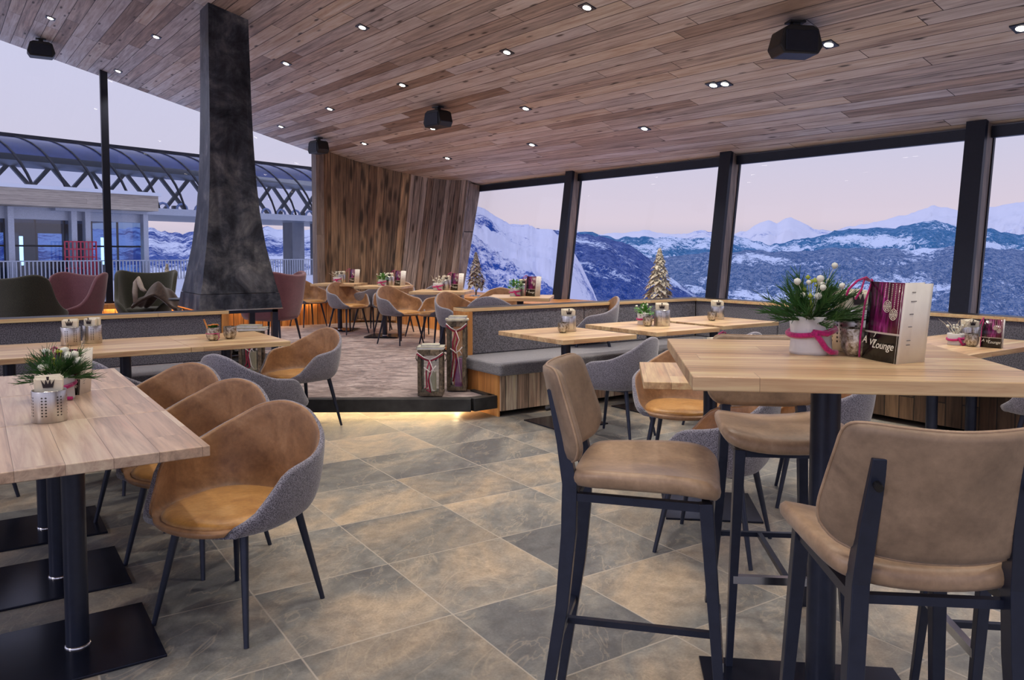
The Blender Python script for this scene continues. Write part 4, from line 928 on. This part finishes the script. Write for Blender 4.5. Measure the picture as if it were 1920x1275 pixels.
def make_menu():
    """zigzag folded card standing upright: dark printed cover to the left of the front fold, white pages to the right"""
    r = empty('menu_card'); w, h = .145, .222
    def panel(name, mat, ang, ww, off, hh=h, bend=.01):
        mb = MB(); n = 8; uv = []
        for i in range(n+1):
            t = i/n
            for z in (.0, hh): mb.v.append((ww*(t-1) if ang < 0 else ww*t, off+bend*math.sin(t*PI), z)); uv.append((t, z/hh))
        mb.f = [(2*i, 2*i+2, 2*i+3, 2*i+1) for i in range(n)]; mb.mi = [0]*n; mb.xf(Matrix.Rotation(ang, 4, 'Z'))
        o = mb.build(name, mat, r, True, uv=uv); s_ = o.modifiers.new('t', 'SOLIDIFY'); s_.thickness = .0008; return o
    A = -1.34; panel('cover', M['cover'], A, w, 0, bend=-.006)
    panel('inner_page', M['white'], .55, w*.62, 0, bend=-.004); panel('back_page', M['white'], .42, w*.80, .006, h*.985, bend=-.004)
    RA = Matrix.Rotation(A, 4, 'Z')
    for body, size, tx, tz in (('Lounge', .030, -.052, .036), ('V7', .026, -.096, .042), ('7', .018, -.090, .066), ('A', .030, -.130, .046)):
        me = text_mesh(body, size); me.transform(RA @ Matrix.Translation((tx, -.0080, tz)) @ Matrix.Rotation(PI/2, 4, 'X')); me.materials.append(M['cream'])
        t_ = bpy.data.objects.new('lettering', me); COL.objects.link(t_); t_.parent = r
    mb = MB(); yy = -.0072
    for cx, cz_, R in ((-.052, .155, .016), (-.024, .134, .015)):
        for q in (1, .7, .4): mb.tube([(cx+R*q*math.cos(k*PI/8), yy, cz_+R*q*math.sin(k*PI/8)) for k in range(16)], .0008, 4, closed=True)
        for k in range(6): a = k*PI/3; mb.tube([(cx, yy, cz_), (cx+R*math.cos(a), yy, cz_+R*math.sin(a))], .0006, 4)
    for cx, za in ((-.052, .173), (-.024, .151), (-.038, .165), (-.010, .14), (-.066, .18)):
        k = 0
        while za+.005*k < .218: mb.box((cx-.0009, yy-.0006, za+.005*k), (cx+.0009, yy+.0006, za+.005*k+.0026)); k += 1
    mb.xf(RA); mb.build('printed_baubles', M['cream'], r)
    m2 = MB()
    for zz in (.195, .170, .135, .10, .062, .050): m2.box((.03, -.0050, zz), (.03+(.016 if zz != .17 else .04), -.0038, zz+.002))
    m2.xf(Matrix.Rotation(.55, 4, 'Z')); m2.build('printed_lines', M['ink'], r)
    c_ = MB(); K = RA @ Vector((-w, 0, .222))
    def P_(dx, dy, dz): return (K.x+dx, K.y+dy, K.z+dz)
    c_.tube([P_(0, -.002, 0), P_(-.022, -.02, .012), P_(-.05, -.03, .002), P_(-.072, -.03, -.022), P_(-.076, -.03, -.04)], .0034, 8); c_.tube([P_(0, -.002, 0), P_(-.026, -.02, .006), P_(-.036, -.03, -.024), P_(-.052, -.035, -.05)], .003, 8)
    c_.tube([P_(.004, -.003, .002), P_(-.010, -.004, -.06), P_(-.012, -.004, -.16), P_(-.008, -.002, -.22)], .003, 8); c_.lathe([(.0005, -.006), (.007, 0), (.0005, .006)], 8, c=P_(.002, -.002, .002))
    c_.build('wool_cord', M['pinkwool'], r, True)
    SH = Matrix(((1, 0, .09, 0), (0, 1, 0, 0), (0, 0, 1, 0), (0, 0, 0, 1)))      # the card leans a little
    for k in kids(r): k.data.transform(SH)
    return r
MENU = Proto(make_menu); GM = 'folded menu cards with pink cord'
def menu(x, y, z, rz, lab, s=1.):
    o = MENU.at((x, y, z), rz, lab, 'menu', GM); o.scale = (s, s, s); return o
CR = camdir(1, 0)       # direction parallel to the picture, to the right
T = 1.10
put(make_plant('pine', 11, .160, .16, .060, .112), 2.085, 1.445, T, CR+.0, 'large pine needle arrangement with white buds on the tall bar table')
jar(2.142, 1.335, T, 'silvery faceted tealight glass on the tall bar table', 1.0)
x, y, _ = RF(1604, 2.44); tin(x, y, T, CR, 'steel cutlery tin behind the glass on the tall bar table', 'cream crown napkins in the tin on the tall bar table')
x, y, _ = RF(1684, 2.13); menu(x, y, T, CR-.02, 'large dark purple menu card standing on the tall bar table', 1.0)
T = .75
x, y, _ = RF(85, 3.04); tin(x, y, T, CR+.45, 'large steel cutlery tin on the front left table', 'cream crown napkins in the front left tin', .93)
x, y, _ = RF(103, 3.50); put(make_plant('pine', 23, .165, .13, .062, .10, 1.7), x, y, T, CR+.5, 'pine arrangement with white blossoms behind the front left tin')
x, y, _ = RF(142, 3.60); menu(x, y, T, CR+1.15, 'menu card standing behind the front left pine arrangement', .95)
x, y, _ = RF(129, 5.60); tin(x, y, T, CR+.3, 'left one of two cutlery tins side by side on the left bench tables', 'crown napkins in the left one of the paired tins', .98)
x, y, _ = RF(170, 5.74); tin(x, y, T, CR-.2, 'right one of two cutlery tins side by side on the left bench tables', 'crown napkins in the right one of the paired tins', .98)
x, y, _ = RF(397, 5.90); jar(x, y, T, 'tealight glass with dried fruit and cinnamon stick at the row end', 1.22)
t_ = empty('dried_fruit', (x, y, T)); tag(t_, 'dried orange slices and cinnamon stick in the glass with pink ribbon', 'dried fruit')
mb = MB(); mb.lathe([(.001, .003), (.024, .004), (.026, 0), (.001, -.004)], 14, (.012, -.01, .12)); mb.lathe([(.001, .003), (.022, .004), (.024, 0), (.001, -.004)], 14, (-.014, .006, .115)); mb.lathe([(.001, .003), (.018, .004), (.02, 0), (.001, -.004)], 14, (.03, .01, .112)); mb.build('orange_slices', M['orange'], t_, 'auto')
MB().cyl((-.02, -.01, .04), (-.068, -.02, .165), .006).build('cinnamon_stick', M['oakend'], t_, 'auto')
mb = MB()
for k in range(14):
    a = k*2.4; d = Vector((math.cos(a)*.04, math.sin(a)*.04, .02+.01*(k % 3))); mb.add([(0, 0, .09), (d.x*.6-d.y*.2, d.y*.6+d.x*.2, .11), (d.x, d.y, .09+d.z), (d.x*.6+d.y*.2, d.y*.6-d.x*.2, .10)], [(0, 1, 2, 3)])
mb.build('green_leaves', M['leafg'], t_)
mb = MB(); mb.tube([(.051*math.cos(k*PI/12), .051*math.sin(k*PI/12), .055) for k in range(24)], .003, 6, closed=True); mb.tube([(.02, -.05, .055), (.035, -.055, .03), (.02, -.056, .008)], .003, 6); mb.build('pink_ribbon', M['pinkwool'], t_, True)
x, y, _ = RF(429, 6.02); jar(x, y, T, 'empty tealight glass right of the dried fruit glass', 1.18)
# right bench tables
x, y, _ = RF(1066, 6.62); tin(x, y, T, CR+.1, 'cutlery tin on the bench table nearest the end panel', 'crown napkins in the tin nearest the end panel')
x, y, _ = RF(1056, 6.48); jar(x, y, T, 'bronze tealight glass before the tin nearest the end panel', 1.05)
x, y, _ = RF(1209, 7.25); put(make_plant('leafy', 31, .13, .14, .062, .10), x, y, T, CR, 'green leafy plant with white flowers on the middle bench table')
x, y, _ = RF(1215, 7.08); jar(x, y, T, 'dark tealight glass before the leafy plant on the middle bench table', 1.05)
x, y, _ = RF(1242, 7.12); tin(x, y, T, CR-.2, 'cutlery tin right of the leafy plant on the middle bench table', 'crown napkins in the tin beside the leafy plant', 1.1)
x, y, _ = RF(1346, 7.85); tin(x, y, T, CR+.05, 'cutlery tin on the corner bench table', 'crown napkins in the tin on the corner bench table')
x, y, _ = RF(1336, 7.68); jar(x, y, T, 'small brown tealight glass before the corner table tin', 1.05)
# diagonal low table
x, y, _ = RF(1300, 4.30); put(make_plant('twig', 41, .1, .12, .05, .08), x, y, T, CR, 'twig arrangement barely showing above the tall table rear edge')
x, y, _ = RF(1350, 4.32); tin(x, y, T, CR+.1, 'cutlery tin hidden behind the tall table, on the diagonal low table', 'crown napkins just showing above the tall table edge')
x, y, _ = RF(1392, 4.12); menu(x, y, T, CR+.3, 'menu card just showing above the rear edge of the tall table')
# window side table
x, y, _ = RF(1796, 5.62); put(make_plant('twig', 43, .1, .12, .052, .08), x, y, T, CR, 'twig arrangement with pink ribbon on the window-side low table')
x, y, _ = RF(1826, 5.52); jar(x, y, T, 'amber tealight glass on the window-side low table', 1.1)
x, y, _ = RF(1822, 5.75); tin(x, y, T, CR+.05, 'cutlery tin between twigs and menu on the window-side low table', 'crown napkins on the window-side low table', .9)
x, y, _ = RF(1882, 5.38); menu(x, y, T, CR+.45, 'menu card standing on the window-side low table', .9)
# platform tables
T = .75+PZ
for (px, d, kind, lab), (mx, ml), (tx, tl) in (
  ((632, 12.95, 'twig', 'small dark plant pot on the farthest platform table'), (664, 'menu card on the farthest platform table'), (641, 'cutlery tin on the farthest platform table')),
  ((716, 11.75, 'leafy', 'bright green leafy pot on the second platform table'), (750, 'menu card right of the bright green leafy pot'), (731, 'cutlery tin behind the bright green leafy pot')),
  ((821, 10.25, 'twig', 'red-ribboned twig pot on the third platform table'), (858, 'menu card right of the red-ribboned twig pot'), (837, 'cutlery tin beside the red-ribboned twig pot')),
  ((966, 8.80, 'leafy', 'dark green leafy pot on the platform table behind the bench'), (1003, 'menu card right of the dark green leafy pot'), (982, 'cutlery tin close behind the dark green leafy pot'))):
    x, y, _ = RF(px, d); put(make_plant(kind, int(px), .13, .15, .06, .09), x, y, T, CR, lab)
    x, y, _ = RF(tx, d+.10); tin(x, y, T, CR, tl, 'crown napkins in the '+tl)
    x, y, _ = RF(mx, d-.08); menu(x, y, T, CR+.55, ml)
x, y = -.38, 13.40; put(make_plant('leafy', 77, .13, .16, .055, .10), x, y, .645, 0, 'small potted plant on the far window sill behind the olive wing chair')

# ------------------------------------------------------------------ ceiling: speakers and downlights
sl = math.atan(.275)
def make_speaker():
    r = empty('ceiling_speaker')
    mb = MB(); pts = [(-.19, -.05), (-.15, -.115), (.15, -.115), (.19, -.05), (.15, .09), (.10, .115), (-.10, .115), (-.15, .09)]
    mb.prism(pts, -.115, .115, M=Matrix.Rotation(PI/2, 4, 'X') @ Matrix.Rotation(0, 4, 'Z')); mb.build('speaker_cabinet', M['blackp'], r, bevel=.012, seg=3)
    MB().box((-.14, -.125, -.095), (.14, -.112, .075)).build('grille', M['frame'], r, bevel=.006)
    mb = MB(); mb.box((-.03, -.03, .10), (.03, .03, .17)).box((-.07, -.05, .155), (.07, .05, .172)); mb.build('bracket', M['blackp'], r); return r
SPK = Proto(make_speaker); G13 = 'black speakers under the sloping ceiling'
for x, y, rz, s, tilt, lab in ((5.10, 3.72, camdir(.15, -1)+PI/2, 1.0, .35, 'largest black speaker hanging at the upper right of the ceiling'), (4.86, 8.75, camdir(-.8, -.8)+PI/2, 1.0, .35, 'black speaker at the middle of the ceiling'), (4.75, 12.6, camdir(-.8, -.8)+PI/2, 1.0, .35, 'black speaker beside the brown timber wall top'), (.86, 12.85, camdir(.5, -.8)+PI/2, 1.0, .35, 'black speaker at the upper left above the glazing')):
    o = SPK.at((x, y, cz(x, y)-.17), rz, lab, 'speaker', G13); o.scale = (.9,)*3
def make_down():
    r = empty('downlight'); q = .055
    MB().box((-q, -q, -.004), (q, q, .012)).build('trim_plate', M['black'], r)
    MB().lathe([(.001, -.009), (.028, -.009), (.034, -.006), (.034, 0), (.001, 0)], 20).build('lens', M['spotglow'], r, 'auto'); return r
DL = Proto(make_down); G14 = 'recessed square downlights in the board ceiling'
dls = [(.89, 11.62, 'downlight nearest the upper left corner of the ceiling'), (1.94, 10.61, 'downlight just left of the chimney'), (1.86, 13.11, 'downlight above the window mullion'), (3.29, 7.47, 'downlight right of the chimney top, nearest the viewer there'), (3.21, 9.56, 'second downlight right of the chimney'), (4.22, 10.73, 'downlight between chimney and middle speaker'), (4.20, 12.81, 'downlight between chimney and the small wall speaker'), (4.28, 8.57, 'downlight up left of the middle speaker'), (5.31, 9.71, 'downlight just below the middle speaker'), (5.25, 11.89, 'downlight near the top of the brown timber wall'), (4.36, 6.46, 'bright downlight high in the centre of the ceiling'), (5.38, 7.58, 'downlight right of the middle speaker'), (6.25, 8.66, 'downlight above the first window column'), (6.20, 10.86, 'downlight above the grey timber wall'), (6.34, 6.60, 'downlight between first and second window column'), (5.745, 5.07, 'left lamp of the paired downlights'), (5.765, 4.95, 'right lamp of the paired downlights'), (5.52, 3.72, 'downlight beside the largest speaker'), (5.86, 2.50, 'downlight at the right photo edge'), (4.18, 5.03, 'downlight at the top photo edge')]
extra = [(4.3, 3.0), (3.2, 5.0), (3.2, 2.6), (2.0, 5.6), (2.1, 3.2), (.9, 6.5), (.9, 4.2), (-.3, 5.2), (-.3, 8.5), (5.4, .8), (4.3, .2), (2.1, .2), (.8, 1.5), (3.2, -1.2), (1.2, -1.6), (-.6, 1.8), (-.6, -.4)]  # added fill lamps out of view, no fixtures built for them
ld = bpy.data.lights.new('downlight_and_fill_lamp', 'SPOT'); ld.energy = 80; ld.color = (1, .90, .79); ld.spot_size = math.radians(105); ld.spot_blend = .8; ld.shadow_soft_size = .05
for x, y, lab in dls:
    o = DL.at((x, y, cz(x, y)-.006), 0, lab, 'downlight', G14); o.rotation_euler = (0, sl, 0)
for x, y in [(a, b) for a, b, _ in dls]+extra:
    l = bpy.data.objects.new('downlight_and_fill_lamp', ld); COL.objects.link(l); l.location = (x, y, cz(x, y)-.05)
